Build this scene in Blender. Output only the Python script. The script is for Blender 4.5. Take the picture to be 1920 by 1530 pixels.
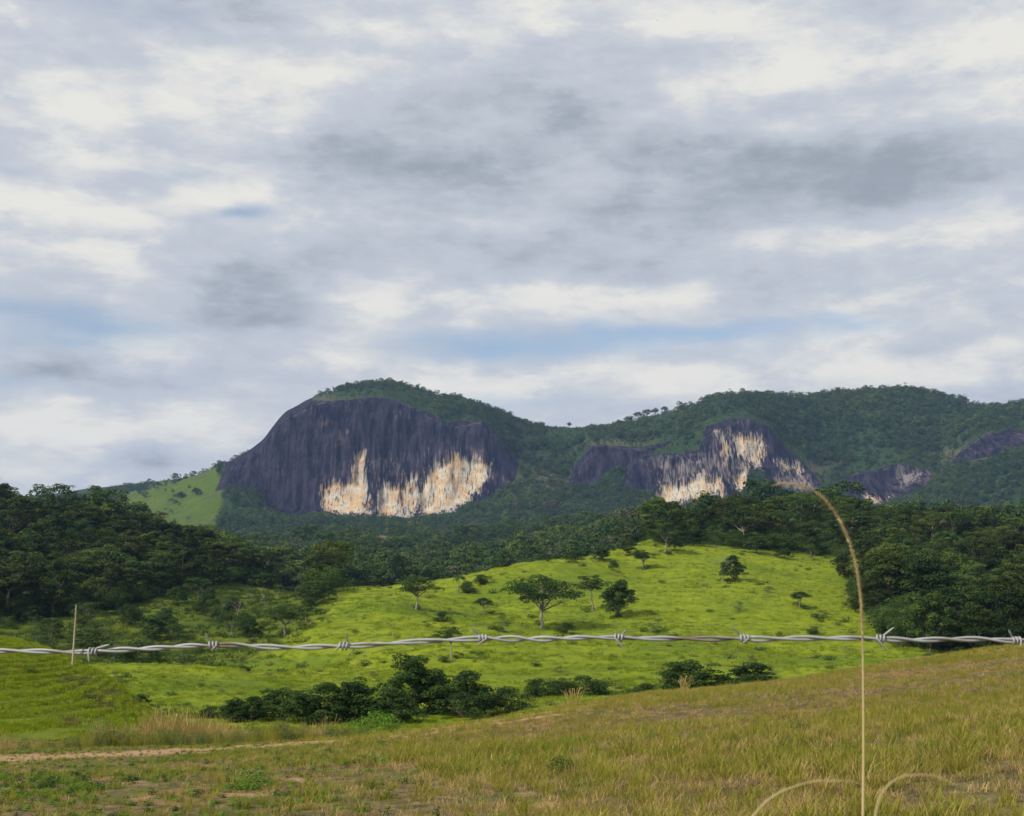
import bpy, math, random
import numpy as np
from math import radians, sin, cos, pi

for o in list(bpy.data.objects):
    bpy.data.objects.remove(o)
SC = bpy.context.scene
COL = SC.collection

# ------------------------------------------------------------------ camera
F = 2637.0          # focal length in photo pixels (photo is 1920 x 1530)
HOR = 1130.0        # row of the horizon in the photo
ZC = 1.6            # eye height
cam = bpy.data.cameras.new('camera')
cam.sensor_width = 36.0
cam.lens = F / 1920 * 36.0
cam.shift_y = (HOR - 765.0) / 1920
cam.clip_start = 0.05
cam.clip_end = 30000
cam.dof.use_dof = True
cam.dof.focus_distance = 6.0
cam.dof.aperture_fstop = 38.0
camo = bpy.data.objects.new('camera', cam)
COL.objects.link(camo)
camo.location = (0, 0, ZC)
camo.rotation_euler = (radians(90), 0, 0)
SC.camera = camo

# ------------------------------------------------------------------ sun, exposure
SUN_DIR = np.array([-0.62, -0.46, 0.60]); SUN_DIR /= np.linalg.norm(SUN_DIR)
sun = bpy.data.lights.new('sun', 'SUN')
sun.energy = 5.0
sun.angle = radians(2.5)
sun.color = (1.0, 0.93, 0.80)
suno = bpy.data.objects.new('sun', sun)
COL.objects.link(suno)
import mathutils
suno.rotation_euler = mathutils.Vector(SUN_DIR).to_track_quat('Z', 'Y').to_euler()
suno.location = (-20, -20, 60)
vs = SC.view_settings
vs.view_transform = 'Standard'
vs.look = 'None'
vs.exposure = 0.0
vs.gamma = 1.0
vs.use_curve_mapping = False
cy = SC.cycles
cy.max_bounces = 5
cy.diffuse_bounces = 2
cy.glossy_bounces = 2
cy.transmission_bounces = 2
cy.volume_bounces = 0
cy.use_denoising = True
cy.denoiser = 'OPENIMAGEDENOISE'
cy.use_adaptive_sampling = True
cy.adaptive_threshold = 0.02
cy.sample_clamp_indirect = 4.0


# ------------------------------------------------------------------ node helpers
class NT:
    """small helper to write node trees as expressions"""
    def __init__(s, tree):
        s.t = tree
        s.t.nodes.clear()

    def n(s, typ, **kw):
        nd = s.t.nodes.new(typ)
        for k, v in kw.items():
            setattr(nd, k, v)
        return nd

    def put(s, sock, v):
        if isinstance(v, bpy.types.NodeSocket):
            s.t.links.new(v, sock)
        else:
            sock.default_value = v

    def m(s, op, a, b=0.0, c=0.0, clamp=False):
        nd = s.n('ShaderNodeMath', operation=op, use_clamp=clamp)
        s.put(nd.inputs[0], a)
        if op not in ('EXPONENT', 'SQRT', 'ABSOLUTE', 'SINE', 'ARCSINE', 'FRACT'):
            s.put(nd.inputs[1], b)
        if op in ('MULTIPLY_ADD',):
            s.put(nd.inputs[2], c)
        return nd.outputs[0]

    def add(s, a, b): return s.m('ADD', a, b)
    def sub(s, a, b): return s.m('SUBTRACT', a, b)
    def mul(s, a, b): return s.m('MULTIPLY', a, b)
    def sat(s, a): return s.m('ADD', a, 0.0, clamp=True)

    def smooth(s, v, lo, hi):
        nd = s.n('ShaderNodeMapRange', interpolation_type='SMOOTHSTEP')
        s.put(nd.inputs['Value'], v); s.put(nd.inputs['From Min'], lo); s.put(nd.inputs['From Max'], hi)
        return nd.outputs[0]

    def comb(s, x, y, z=0.0):
        nd = s.n('ShaderNodeCombineXYZ')
        for i, v in enumerate((x, y, z)):
            s.put(nd.inputs[i], v)
        return nd.outputs[0]

    def sep(s, v):
        nd = s.n('ShaderNodeSeparateXYZ'); s.put(nd.inputs[0], v)
        return nd.outputs

    def vmul(s, v, k):
        nd = s.n('ShaderNodeVectorMath', operation='MULTIPLY')
        s.put(nd.inputs[0], v); s.put(nd.inputs[1], k)
        return nd.outputs[0]

    def vadd(s, v, k):
        nd = s.n('ShaderNodeVectorMath', operation='ADD')
        s.put(nd.inputs[0], v); s.put(nd.inputs[1], k)
        return nd.outputs[0]

    def noise(s, vec, scale, detail=4.0, rough=0.55, dist=0.0, col=False):
        nd = s.n('ShaderNodeTexNoise')
        s.put(nd.inputs['Vector'], vec)
        nd.inputs['Scale'].default_value = scale
        nd.inputs['Detail'].default_value = detail
        nd.inputs['Roughness'].default_value = rough
        nd.inputs['Distortion'].default_value = dist
        return nd.outputs['Color' if col else 'Fac']

    def mix(s, f, a, b):
        nd = s.n('ShaderNodeMix', data_type='RGBA')
        s.put(nd.inputs[0], f)
        for i, v in ((6, a), (7, b)):
            if isinstance(v, tuple):
                v = (*v[:3], 1.0)
            s.put(nd.inputs[i], v)
        return nd.outputs[2]

    def attr(s, name):
        return s.n('ShaderNodeAttribute', attribute_name=name).outputs['Fac']

    def pos(s):
        return s.n('ShaderNodeNewGeometry').outputs['Position']


# ------------------------------------------------------------------ world: clouded sky
world = bpy.data.worlds.new('World')
SC.world = world
world.use_nodes = True
world.cycles.sampling_method = 'NONE'     # the clouded sky is even enough to be found by bounced rays
W = NT(world.node_tree)
geo_dir = W.n('ShaderNodeTexCoord').outputs['Generated']
dx, dy, dz = W.sep(geo_dir)
az = W.m('ARCTAN2', dx, dy)
el = W.m('ARCSINE', dz)
# cloud layer coordinates (a flat layer seen from below)
hz = W.add(W.m('MAXIMUM', dz, 0.0), 0.10)
lay = W.comb(W.m('DIVIDE', dx, hz), W.m('DIVIDE', dy, hz), 0.0)
ang = W.comb(W.mul(az, 1.0), W.mul(el, 2.6), 0.0)
warp = W.noise(W.comb(W.mul(az, 5.0), W.mul(el, 9.0), 3.1), 1.0, 4.0, 0.6, col=True)
wx, wy, wz = W.sep(warp)
azw = W.add(az, W.mul(W.sub(wx, 0.5), 0.07))
elw = W.add(el, W.mul(W.sub(wy, 0.5), 0.045))


def px_ang(px, py):
    u = (px - 960) / F; v = (HOR - py) / F
    return math.atan2(u, 1.0), math.asin(v / math.sqrt(1 + u * u + v * v))


angw = W.comb(azw, elw, 0.0)


def blobs(rows):
    tot = 0.0
    for (px, py, rx, ry, a) in rows:
        a0, e0 = px_ang(px, py)
        v = W.n('ShaderNodeVectorMath', operation='MULTIPLY_ADD')
        W.put(v.inputs[0], angw)
        v.inputs[1].default_value = (F / rx, F / ry, 0.0)
        v.inputs[2].default_value = (-a0 * F / rx, -e0 * F / ry, 0.0)
        d = W.n('ShaderNodeVectorMath', operation='DOT_PRODUCT')
        W.put(d.inputs[0], v.outputs[0]); W.put(d.inputs[1], v.outputs[0])
        tot = W.m('MULTIPLY_ADD', W.m('POWER', 0.36788, d.outputs['Value']), a, tot)
    return tot


# shade: low = bright cream cloud, high = grey cloud base
shade_b = blobs([
    (1330, 350, 460, 85, .44), (900, 320, 300, 80, .28), (1720, 310, 260, 70, .44), (440, 550, 220, 70, .46),
    (620, 500, 220, 60, .22), (1000, 500, 200, 50, .22), (1150, 130, 200, 60, .22), (260, 270, 60, 45, .30),
    (560, 300, 240, 35, .20), (330, 20, 240, 45, .38), (960, 190, 240, 40, .20), (290, 870, 75, 28, .55),
    (120, 690, 160, 26, .34), (1480, 690, 110, 50, .16), (1720, 130, 90, 30, .12), (1450, 560, 400, 30, .14),
    (430, 700, 220, 40, .12), (680, 340, 180, 50, .15),
    (420, 160, 330, 80, -.38), (200, 240, 160, 60, -.34), (760, 55, 220, 45, -.42), (1290, 25, 190, 45, -.45),
    (1280, 165, 70, 40, -.40), (1450, 130, 90, 45, -.42), (1470, 262, 90, 28, -.42), (1640, 110, 170, 40, -.30),
    (1880, 70, 130, 60, -.30), (170, 385, 230, 28, -.45), (390, 365, 80, 26, -.50), (1080, 565, 230, 26, -.42),
    (680, 600, 110, 55, -.34), (1250, 715, 230, 36, -.45), (1680, 700, 200, 36, -.46), (1860, 655, 90, 24, -.36),
    (150, 800, 280, 60, -.36), (900, 420, 90, 14, -.40), (140, 470, 200, 30, -.24), (1580, 660, 60, 40, -.20),
    (1180, 235, 50, 18, -.35), (820, 740, 140, 20, -.25), (1600, 470, 240, 40, -.12),
])
blue_b = blobs([
    (160, 600, 150, 34, .62), (440, 408, 70, 16, .55), (1010, 665, 270, 30, .50), (1260, 628, 300, 20, .44),
    (1560, 600, 160, 18, .34), (60, 560, 120, 24, .30), (330, 330, 130, 22, .34), (20, 320, 70, 18, .40),
    (100, 640, 200, 22, .30), (960, 760, 230, 26, .34), (1900, 560, 120, 24, .26), (40, 720, 160, 40, .22),
    (1700, 400, 240, 24, .14), (280, 18, 220, 34, .26), (1150, 120, 120, 40, .14), (1840, 740, 130, 24, .22),
    (900, 640, 200, 40, .24), (80, 850, 220, 40, .20),
])
n1 = W.noise(lay, 0.95, 6.0, 0.58, 0.4)
n2 = W.noise(W.vadd(lay, (7.3, 2.1, 0.0)), 2.6, 5.0, 0.6, 0.3)
n3 = W.noise(W.comb(W.mul(az, 11.0), W.mul(el, 27.0), 1.7), 1.0, 5.0, 0.58, 0.1)
n4 = W.noise(W.comb(W.mul(az, 26.0), W.mul(el, 56.0), 8.7), 1.0, 6.0, 0.62, 0.15)
shade = W.add(W.add(0.45, W.mul(W.sub(n1, 0.5), 0.75)),
              W.add(W.mul(W.sub(n3, 0.5), 1.0), W.add(W.mul(W.sub(n4, 0.5), 0.75), shade_b)))
n5 = W.noise(W.comb(W.mul(az, 10.0), W.mul(el, 30.0), 4.2), 1.0, 6.0, 0.60, 0.0)
shade = W.add(shade, W.mul(W.smooth(n5, 0.50, 0.66), -0.26))
shade = W.add(shade, W.mul(W.smooth(n5, 0.48, 0.36), 0.16))
blue = W.add(W.add(W.mul(W.sub(n2, 0.5), 0.7), W.mul(W.sub(n3, 0.5), -0.5)), W.add(blue_b, 0.06))
c1 = W.mix(W.smooth(shade, -0.05, 0.55), (0.84, 0.825, 0.77), (0.56, 0.60, 0.665))
c2 = W.mix(W.smooth(shade, 0.46, 1.22), c1, (0.34, 0.38, 0.435))
cloud_bg = W.n('ShaderNodeBackground')
W.put(cloud_bg.inputs[0], c2)
cloud_bg.inputs[1].default_value = 1.0
skyt = W.n('ShaderNodeTexSky', sky_type='NISHITA', sun_disc=False)
skyt.sun_elevation = math.asin(SUN_DIR[2])
skyt.sun_rotation = math.atan2(SUN_DIR[0], SUN_DIR[1])
skyt.air_density = 1.0
skyt.dust_density = 1.2
skyt.ozone_density = 2.0
sky_bg = W.n('ShaderNodeBackground')
W.put(sky_bg.inputs[0], skyt.outputs[0])
sky_bg.inputs[1].default_value = 0.13
mixs = W.n('ShaderNodeMixShader')
W.put(mixs.inputs[0], W.mul(W.smooth(W.add(blue, W.mul(W.sub(n4, 0.5), -0.7)), 0.16, 0.86), 0.82))
W.put(mixs.inputs[1], cloud_bg.outputs[0])
W.put(mixs.inputs[2], sky_bg.outputs[0])
W.put(W.n('ShaderNodeOutputWorld').inputs[0], mixs.outputs[0])


# ------------------------------------------------------------------ numpy helpers
def hash2(ix, iy, seed):
    h = (ix.astype(np.int64) * 374761393 + iy.astype(np.int64) * 668265263 + seed * 974711) & 0x7fffffff
    h = ((h ^ (h >> 13)) * 1274126177) & 0x7fffffff
    h = ((h ^ (h >> 16)) * 1103515245 + 12345) & 0x7fffffff
    return (h & 0xffff) / 65535.0


def vnoise(x, y, seed=0):
    x = np.asarray(x, float); y = np.asarray(y, float)
    ix = np.floor(x); iy = np.floor(y)
    fx = x - ix; fy = y - iy
    fx = fx * fx * (3 - 2 * fx); fy = fy * fy * (3 - 2 * fy)
    a = hash2(ix, iy, seed); b = hash2(ix + 1, iy, seed)
    c = hash2(ix, iy + 1, seed); d = hash2(ix + 1, iy + 1, seed)
    return (a * (1 - fx) + b * fx) * (1 - fy) + (c * (1 - fx) + d * fx) * fy


def fbm(x, y, seed=0, oct=4, rough=0.5):
    s = 0; a = 1; t = 0
    for k in range(oct):
        s = s + a * (vnoise(x * 2 ** k + k * 17.3, y * 2 ** k + k * 9.1, seed + k) - 0.5)
        t += a; a *= rough
    return s / t * 2      # about -1 .. 1


def pchip(xs, ys, q):
    """monotone cubic through (xs, ys), constant outside"""
    xs = np.asarray(xs, float); ys = np.asarray(ys, float)
    q = np.clip(q, xs[0], xs[-1])
    h = np.diff(xs); d = np.diff(ys) / h
    m = np.zeros_like(xs)
    if len(xs) > 2:
        w1 = 2 * h[1:] + h[:-1]; w2 = h[1:] + 2 * h[:-1]
        ok = d[1:] * d[:-1] > 0
        m[1:-1][ok] = ((w1 + w2)[ok]) / (w1[ok] / d[:-1][ok] + w2[ok] / d[1:][ok])
    m[0] = d[0]; m[-1] = d[-1]
    k = np.clip(np.searchsorted(xs, q, side='right') - 1, 0, len(h) - 1)
    t = (q - xs[k]) / h[k]
    t2 = t * t; t3 = t2 * t
    return ((2 * t3 - 3 * t2 + 1) * ys[k] + (t3 - 2 * t2 + t) * h[k] * m[k]
            + (-2 * t3 + 3 * t2) * ys[k + 1] + (t3 - t2) * h[k] * m[k + 1])


def loft_eval(lines, px, Y):
    """height at image column px and depth Y of the surface through the control lines"""
    YK = []; ZK = []
    for L in lines:
        if isinstance(L, dict):
            yk = np.full_like(px, L['Y']); zk = np.full_like(px, L['z'])
        else:
            a = np.array(L, float)
            pyk = pchip(a[:, 0], a[:, 1], px); yk = pchip(a[:, 0], a[:, 2], px)
            zk = ZC + (HOR - pyk) / F * yk
        YK.append(yk); ZK.append(zk)
    YK = np.array(YK); ZK = np.array(ZK)
    h = np.diff(YK, axis=0); d = np.diff(ZK, axis=0) / h
    m = np.zeros_like(ZK)
    w1 = 2 * h[1:] + h[:-1]; w2 = h[1:] + 2 * h[:-1]
    with np.errstate(divide='ignore', invalid='ignore'):
        mm = (w1 + w2) / (w1 / d[:-1] + w2 / d[1:])
    m[1:-1] = np.where(d[1:] * d[:-1] > 0, mm, 0)
    m[0] = d[0]; m[-1] = d[-1]
    Yc = np.clip(Y, YK[0], YK[-1])
    k = np.clip((YK <= Yc).sum(0) - 1, 0, len(lines) - 2)
    g = lambda A, kk: np.take_along_axis(A, kk[None], 0)[0]
    y0 = g(YK, k); hh = g(h, k); z0 = g(ZK, k); z1 = g(ZK, k + 1); m0 = g(m, k); m1 = g(m, k + 1)
    t = (Yc - y0) / hh; t2 = t * t; t3 = t2 * t
    return ((2 * t3 - 3 * t2 + 1) * z0 + (t3 - 2 * t2 + t) * hh * m0 + (-2 * t3 + 3 * t2) * z1 + (t3 - t2) * hh * m1)


def poly_sd(poly, px, py):
    """signed distance in photo pixels, positive inside"""
    P = np.array(poly, float)
    inside = np.zeros(px.shape, bool); best = np.full(px.shape, 1e9)
    for i in range(len(P)):
        (x1, y1), (x2, y2) = P[i], P[(i + 1) % len(P)]
        cond = (y1 > py) != (y2 > py)
        xi = (x2 - x1) * (py - y1) / ((y2 - y1) if y2 != y1 else 1e-9) + x1
        inside ^= cond & (px < xi)
        ex, ey = x2 - x1, y2 - y1
        t = np.clip(((px - x1) * ex + (py - y1) * ey) / (ex * ex + ey * ey + 1e-9), 0, 1)
        best = np.minimum(best, np.hypot(px - x1 - t * ex, py - y1 - t * ey))
    return np.where(inside, best, -best)


def sstep(v, lo, hi):
    t = np.clip((v - lo) / (hi - lo), 0, 1)
    return t * t * (3 - 2 * t)


def new_mesh(name, V, Fc, mat=None, smooth=False):
    me = bpy.data.meshes.new(name)
    V = np.asarray(V, np.float32); Fc = np.asarray(Fc, np.int32)
    n = len(Fc); k = Fc.shape[1]
    me.vertices.add(len(V)); me.vertices.foreach_set('co', V.ravel())
    me.loops.add(n * k); me.loops.foreach_set('vertex_index', Fc.ravel())
    me.polygons.add(n)
    me.polygons.foreach_set('loop_start', np.arange(0, n * k, k, dtype=np.int32))
    me.polygons.foreach_set('loop_total', np.full(n, k, np.int32))
    if smooth:
        me.polygons.foreach_set('use_smooth', np.ones(n, bool))
    me.update(calc_edges=True)
    if mat:
        me.materials.append(mat)
    return me


def set_attr(me, name, arr, typ='FLOAT', dom='POINT'):
    a = me.attributes.new(name, typ, dom)
    key = {'FLOAT': 'value', 'INT': 'value', 'FLOAT_VECTOR': 'vector'}[typ]
    a.data.foreach_set(key, np.asarray(arr, np.int32 if typ == 'INT' else np.float32).ravel())


def obj(name, me, parent=None, loc=None):
    o = bpy.data.objects.new(name, me)
    COL.objects.link(o)
    if parent:
        o.parent = parent
    if loc is not None:
        o.location = loc
    return o


def tag(o, label=None, cat=None, group=None, kind=None):
    if label: o['label'] = label
    if cat: o['category'] = cat
    if group: o['group'] = group
    if kind: o['kind'] = kind
    return o


def grid_faces(nr, nc):
    i = np.arange(nr * nc).reshape(nr, nc)
    return np.stack([i[:-1, :-1], i[:-1, 1:], i[1:, 1:], i[1:, :-1]], -1).reshape(-1, 4)


# ------------------------------------------------------------------ materials
def principled(name, build, rough=0.85, spec=0.25):
    m = bpy.data.materials.new(name)
    m.use_nodes = True
    T = NT(m.node_tree)
    b = T.n('ShaderNodeBsdfPrincipled')
    b.inputs['Roughness'].default_value = rough
    b.inputs['Specular IOR Level'].default_value = spec
    out = T.n('ShaderNodeOutputMaterial')
    build(T, b)
    if not out.inputs[0].is_linked:
        T.put(out.inputs[0], b.outputs[0])
    return m


def leaf_mat(name, ca, cb, cc=None, trans=0.22, rough=0.6):
    """leaf or blade: colour varies from plant to plant and over each plant"""
    m = bpy.data.materials.new(name)
    m.use_nodes = True
    T = NT(m.node_tree)
    info = T.n('ShaderNodeObjectInfo')
    tc = T.n('ShaderNodeTexCoord').outputs['Object']
    nz = T.noise(tc, 0.9, 3.0, 0.6)
    f = T.sat(T.add(T.mul(T.sub(nz, 0.5), 1.4), info.outputs['Random']))
    c = T.mix(f, ca, cb)
    if cc:
        lv = T.attr('tint')
        c = T.mix(T.mul(lv, 0.8), c, cc)
    mul = T.n('ShaderNodeMix', data_type='RGBA', blend_type='MULTIPLY')
    mul.inputs[0].default_value = 1.0
    T.put(mul.inputs[6], c); T.put(mul.inputs[7], info.outputs['Color'])
    c = mul.outputs[2]
    b = T.n('ShaderNodeBsdfPrincipled')
    T.put(b.inputs['Base Color'], c)
    b.inputs['Roughness'].default_value = rough
    b.inputs['Specular IOR Level'].default_value = 0.1
    tr = T.n('ShaderNodeBsdfTranslucent')
    T.put(tr.inputs[0], c)
    mx = T.n('ShaderNodeMixShader')
    mx.inputs[0].default_value = trans
    T.put(mx.inputs[1], b.outputs[0]); T.put(mx.inputs[2], tr.outputs[0])
    T.put(T.n('ShaderNodeOutputMaterial').inputs[0], mx.outputs[0])
    return m


M = {}
M['leaf_dark'] = leaf_mat('leaf_dark', (0.012, 0.034, 0.010), (0.030, 0.066, 0.014), (0.075, 0.125, 0.020))
M['leaf_forest'] = leaf_mat('leaf_forest', (0.013, 0.040, 0.010), (0.048, 0.088, 0.017), (0.12, 0.175, 0.028))
M['leaf_bright'] = leaf_mat('leaf_bright', (0.06, 0.16, 0.015), (0.11, 0.22, 0.02), (0.15, 0.26, 0.03))
M['leaf_silver'] = leaf_mat('leaf_silver', (0.12, 0.17, 0.08), (0.19, 0.23, 0.12), (0.25, 0.28, 0.16))
M['leaf_weed'] = leaf_mat('leaf_weed', (0.06, 0.095, 0.022), (0.11, 0.135, 0.035), (0.19, 0.19, 0.06))
M['leaf_yellow'] = leaf_mat('leaf_yellow', (0.20, 0.20, 0.02), (0.28, 0.24, 0.03), (0.3, 0.3, 0.05))
M['leaf_far'] = leaf_mat('leaf_far', (0.010, 0.036, 0.016), (0.042, 0.085, 0.026), (0.11, 0.165, 0.040))
M['leaf_far_light'] = leaf_mat('leaf_far_light', (0.045, 0.085, 0.018), (0.085, 0.125, 0.028), (0.14, 0.18, 0.045))
M['leaf_far_grey'] = leaf_mat('leaf_far_grey', (0.05, 0.066, 0.032), (0.085, 0.095, 0.055), (0.14, 0.14, 0.09))
M['grass_green'] = leaf_mat('grass_green', (0.13, 0.195, 0.010), (0.22, 0.275, 0.013), None, 0.4)
M['grass_lime'] = leaf_mat('grass_lime', (0.265, 0.335, 0.016), (0.37, 0.41, 0.032), None, 0.4)
M['grass_weed_shade'] = leaf_mat('grass_weed_shade', (0.030, 0.060, 0.008), (0.085, 0.120, 0.012), None, 0.3)  # weed tufts with the left slope's shade put into their dark green
M['grass_brown'] = leaf_mat('grass_brown', (0.10, 0.095, 0.030), (0.15, 0.13, 0.05), None, 0.3)
M['blade_olive'] = leaf_mat('blade_olive', (0.195, 0.20, 0.026), (0.335, 0.295, 0.046), None, 0.4)
M['blade_green'] = leaf_mat('blade_green', (0.11, 0.18, 0.02), (0.21, 0.27, 0.03), None, 0.4)
M['blade_straw'] = leaf_mat('blade_straw', (0.36, 0.265, 0.09), (0.52, 0.38, 0.15), None, 0.35)
M['blade_dead'] = leaf_mat('blade_dead', (0.15, 0.105, 0.065), (0.26, 0.18, 0.11), None, 0.2)
M['blade_gold'] = leaf_mat('blade_gold', (0.30, 0.22, 0.08), (0.40, 0.30, 0.11), None, 0.35)


def _bark(T, b):
    tc = T.n('ShaderNodeTexCoord').outputs['Object']
    nz = T.noise(T.vmul(tc, (3.0, 3.0, 0.7)), 1.5, 4.0, 0.6)
    T.put(b.inputs['Base Color'], T.mix(nz, (0.10, 0.09, 0.07), (0.34, 0.31, 0.26)))


M['bark'] = principled('bark', _bark)


def _bark_dark(T, b):
    tc = T.n('ShaderNodeTexCoord').outputs['Object']
    nz = T.noise(T.vmul(tc, (3.0, 3.0, 0.7)), 1.5, 4.0, 0.6)
    T.put(b.inputs['Base Color'], T.mix(nz, (0.05, 0.042, 0.032), (0.16, 0.13, 0.10)))


M['bark_dark'] = principled('bark_dark', _bark_dark)


def _ground(T, b):
    p = T.pos()
    big = T.noise(p, 0.09, 4.0, 0.55)
    mid = T.noise(p, 0.7, 5.0, 0.6)
    fine = T.noise(p, 7.0, 5.0, 0.65)
    # cropped hill pasture
    past = T.mix(T.sat(T.add(T.mul(T.sub(mid, 0.5), 1.6), big)), (0.090, 0.140, 0.007), (0.235, 0.275, 0.014))
    past = T.mix(T.smooth(T.noise(T.vmul(p, (0.5, 0.5, 2.2)), 1.0, 5.0, 0.65), 0.52, 0.66), past, (0.085, 0.12, 0.010))
    past = T.mix(T.smooth(T.noise(p, 0.33, 6.0, 0.68), 0.58, 0.72), past, (0.085, 0.072, 0.026))
    past = T.mix(T.mul(T.smooth(T.noise(p, 0.035, 5.0, 0.6), 0.46, 0.66), 0.75), past, (0.075, 0.125, 0.010))
    past = T.mix(T.mul(T.attr('grazed'), 0.6), past, T.mix(fine, (0.050, 0.070, 0.008), (0.095, 0.110, 0.014)))
    past = T.mix(T.attr('weedy_shade'), past, T.mix(mid, (0.018, 0.036, 0.006), (0.070, 0.098, 0.010)))  # shade of the left slope painted into darker weed-green ground
    # dry foreground turf: straw litter, earth, green
    turf = T.mix(T.smooth(fine, 0.35, 0.65), (0.07, 0.055, 0.028), (0.20, 0.15, 0.07))
    turf = T.mix(T.smooth(mid, 0.42, 0.62), turf, (0.10, 0.105, 0.03))
    turf = T.mix(T.smooth(T.noise(p, 0.45, 5.0, 0.65), 0.52, 0.66), turf, (0.26, 0.13, 0.07))
    soil = T.mix(fine, (0.26, 0.15, 0.085), (0.44, 0.29, 0.17))
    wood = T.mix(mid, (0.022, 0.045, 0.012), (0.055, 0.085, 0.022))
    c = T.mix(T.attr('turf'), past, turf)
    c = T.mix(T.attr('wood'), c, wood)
    c = T.mix(T.attr('clearing'), c, T.mix(mid, (0.06, 0.07, 0.03), (0.19, 0.13, 0.085)))
    trail = T.smooth(T.add(T.attr('trail'), T.mul(T.sub(T.noise(p, 1.7, 4.0, 0.6), 0.5), 1.1)), 0.35, 0.7)
    c = T.mix(trail, c, soil)
    T.put(b.inputs['Base Color'], c)
    bp = T.n('ShaderNodeBump')
    bp.inputs['Strength'].default_value = 0.7
    bp.inputs['Distance'].default_value = 0.12
    T.put(bp.inputs['Height'], T.add(fine, T.mul(mid, 1.5)))
    T.put(b.inputs['Normal'], bp.outputs[0])


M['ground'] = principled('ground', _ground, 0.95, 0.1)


def _mountain(T, b):
    p = T.pos()
    px_, py_, pz_ = T.sep(p)
    streak = T.noise(T.vmul(p, (0.16, 0.05, 0.012)), 1.0, 5.0, 0.62)
    streak2 = T.noise(T.vmul(p, (0.45, 0.12, 0.02)), 1.0, 4.0, 0.6)
    blot = T.noise(p, 0.035, 5.0, 0.6)
    fine = T.noise(p, 0.22, 5.0, 0.65)
    block = T.noise(T.vmul(p, (0.07, 0.04, 0.11)), 1.0, 3.0, 0.5)
    dark = T.mix(T.smooth(T.add(T.mul(streak, 0.6), T.mul(streak2, 0.4)), 0.36, 0.68), (0.0050, 0.0050, 0.0150), (0.040, 0.035, 0.056))
    dark = T.mix(T.smooth(T.add(streak2, T.mul(T.sub(blot, 0.5), 0.9)), 0.64, 0.88), dark, (0.115, 0.095, 0.095))
    dark = T.mix(T.smooth(blot, 0.60, 0.78), dark, (0.062, 0.045, 0.052))
    st3 = T.noise(T.vmul(p, (0.62, 0.16, 0.030)), 1.0, 4.0, 0.6)
    colm = T.noise(T.vmul(p, (0.06, 0.02, 0.006)), 1.0, 3.0, 0.55)
    pale = T.mix(T.smooth(T.add(block, T.mul(T.sub(streak, 0.5), 0.6)), 0.40, 0.60), (0.50, 0.455, 0.37), (0.48, 0.335, 0.19))
    pale = T.mix(T.smooth(st3, 0.50, 0.72), pale, (0.27, 0.235, 0.22))
    crack = T.noise(T.vmul(p, (0.022, 0.022, 0.060)), 1.0, 4.0, 0.6, 0.6)
    pale = T.mix(T.mul(T.smooth(T.m('ABSOLUTE', T.sub(crack, 0.5)), 0.018, 0.0), 0.4), pale, (0.11, 0.09, 0.085))
    pm = T.add(T.add(T.attr('pale'), T.mul(T.sub(colm, 0.5), 1.6)), T.add(T.mul(T.sub(streak, 0.5), 1.3), T.mul(T.sub(st3, 0.5), 3.0)))
    gm = T.smooth(T.add(T.mul(T.attr('grey'), 0.5), T.add(T.mul(T.sub(st3, 0.5), 1.3), T.mul(T.sub(streak, 0.5), 1.0))), 0.22, 0.62)
    dark = T.mix(T.mul(gm, T.attr('grey')), dark, T.mix(colm, (0.13, 0.115, 0.12), (0.30, 0.25, 0.22)))
    rock = T.mix(T.smooth(pm, 0.05, 0.85), dark, pale)
    ledge = T.mul(T.smooth(T.add(T.attr('ledge'), T.mul(T.sub(fine, 0.5), 2.4)), 0.5, 1.1), 0.6)
    rock = T.mix(ledge, rock, (0.10, 0.095, 0.055))
    veg = T.mix(T.noise(p, 0.06, 5.0, 0.65), (0.014, 0.032, 0.012), (0.040, 0.066, 0.022))
    lawn = T.mix(T.noise(p, 0.05, 6.0, 0.68), (0.035, 0.066, 0.010), (0.105, 0.145, 0.016))
    lawn = T.mix(T.smooth(T.noise(p, 0.03, 4.0, 0.6), 0.58, 0.7), lawn, (0.07, 0.075, 0.03))
    veg = T.mix(T.attr('lawn'), veg, lawn)
    scrub = T.mix(fine, (0.06, 0.068, 0.035), (0.13, 0.115, 0.08))
    veg = T.mix(T.attr('scrub'), veg, scrub)
    rm = T.smooth(T.add(T.attr('rock'), T.mul(T.sub(T.noise(p, 0.09, 5.0, 0.6), 0.5), 0.9)), 0.4, 0.6)
    T.put(b.inputs['Base Color'], T.mix(rm, veg, rock))
    bp = T.n('ShaderNodeBump')
    bp.inputs['Strength'].default_value = 0.8
    bp.inputs['Distance'].default_value = 3.0
    T.put(bp.inputs['Height'], T.add(T.add(streak, T.mul(streak2, 0.5)), T.mul(fine, 0.6)))
    T.put(b.inputs['Normal'], bp.outputs[0])


M['mountain'] = principled('mountain', _mountain, 0.9, 0.04)


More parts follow.
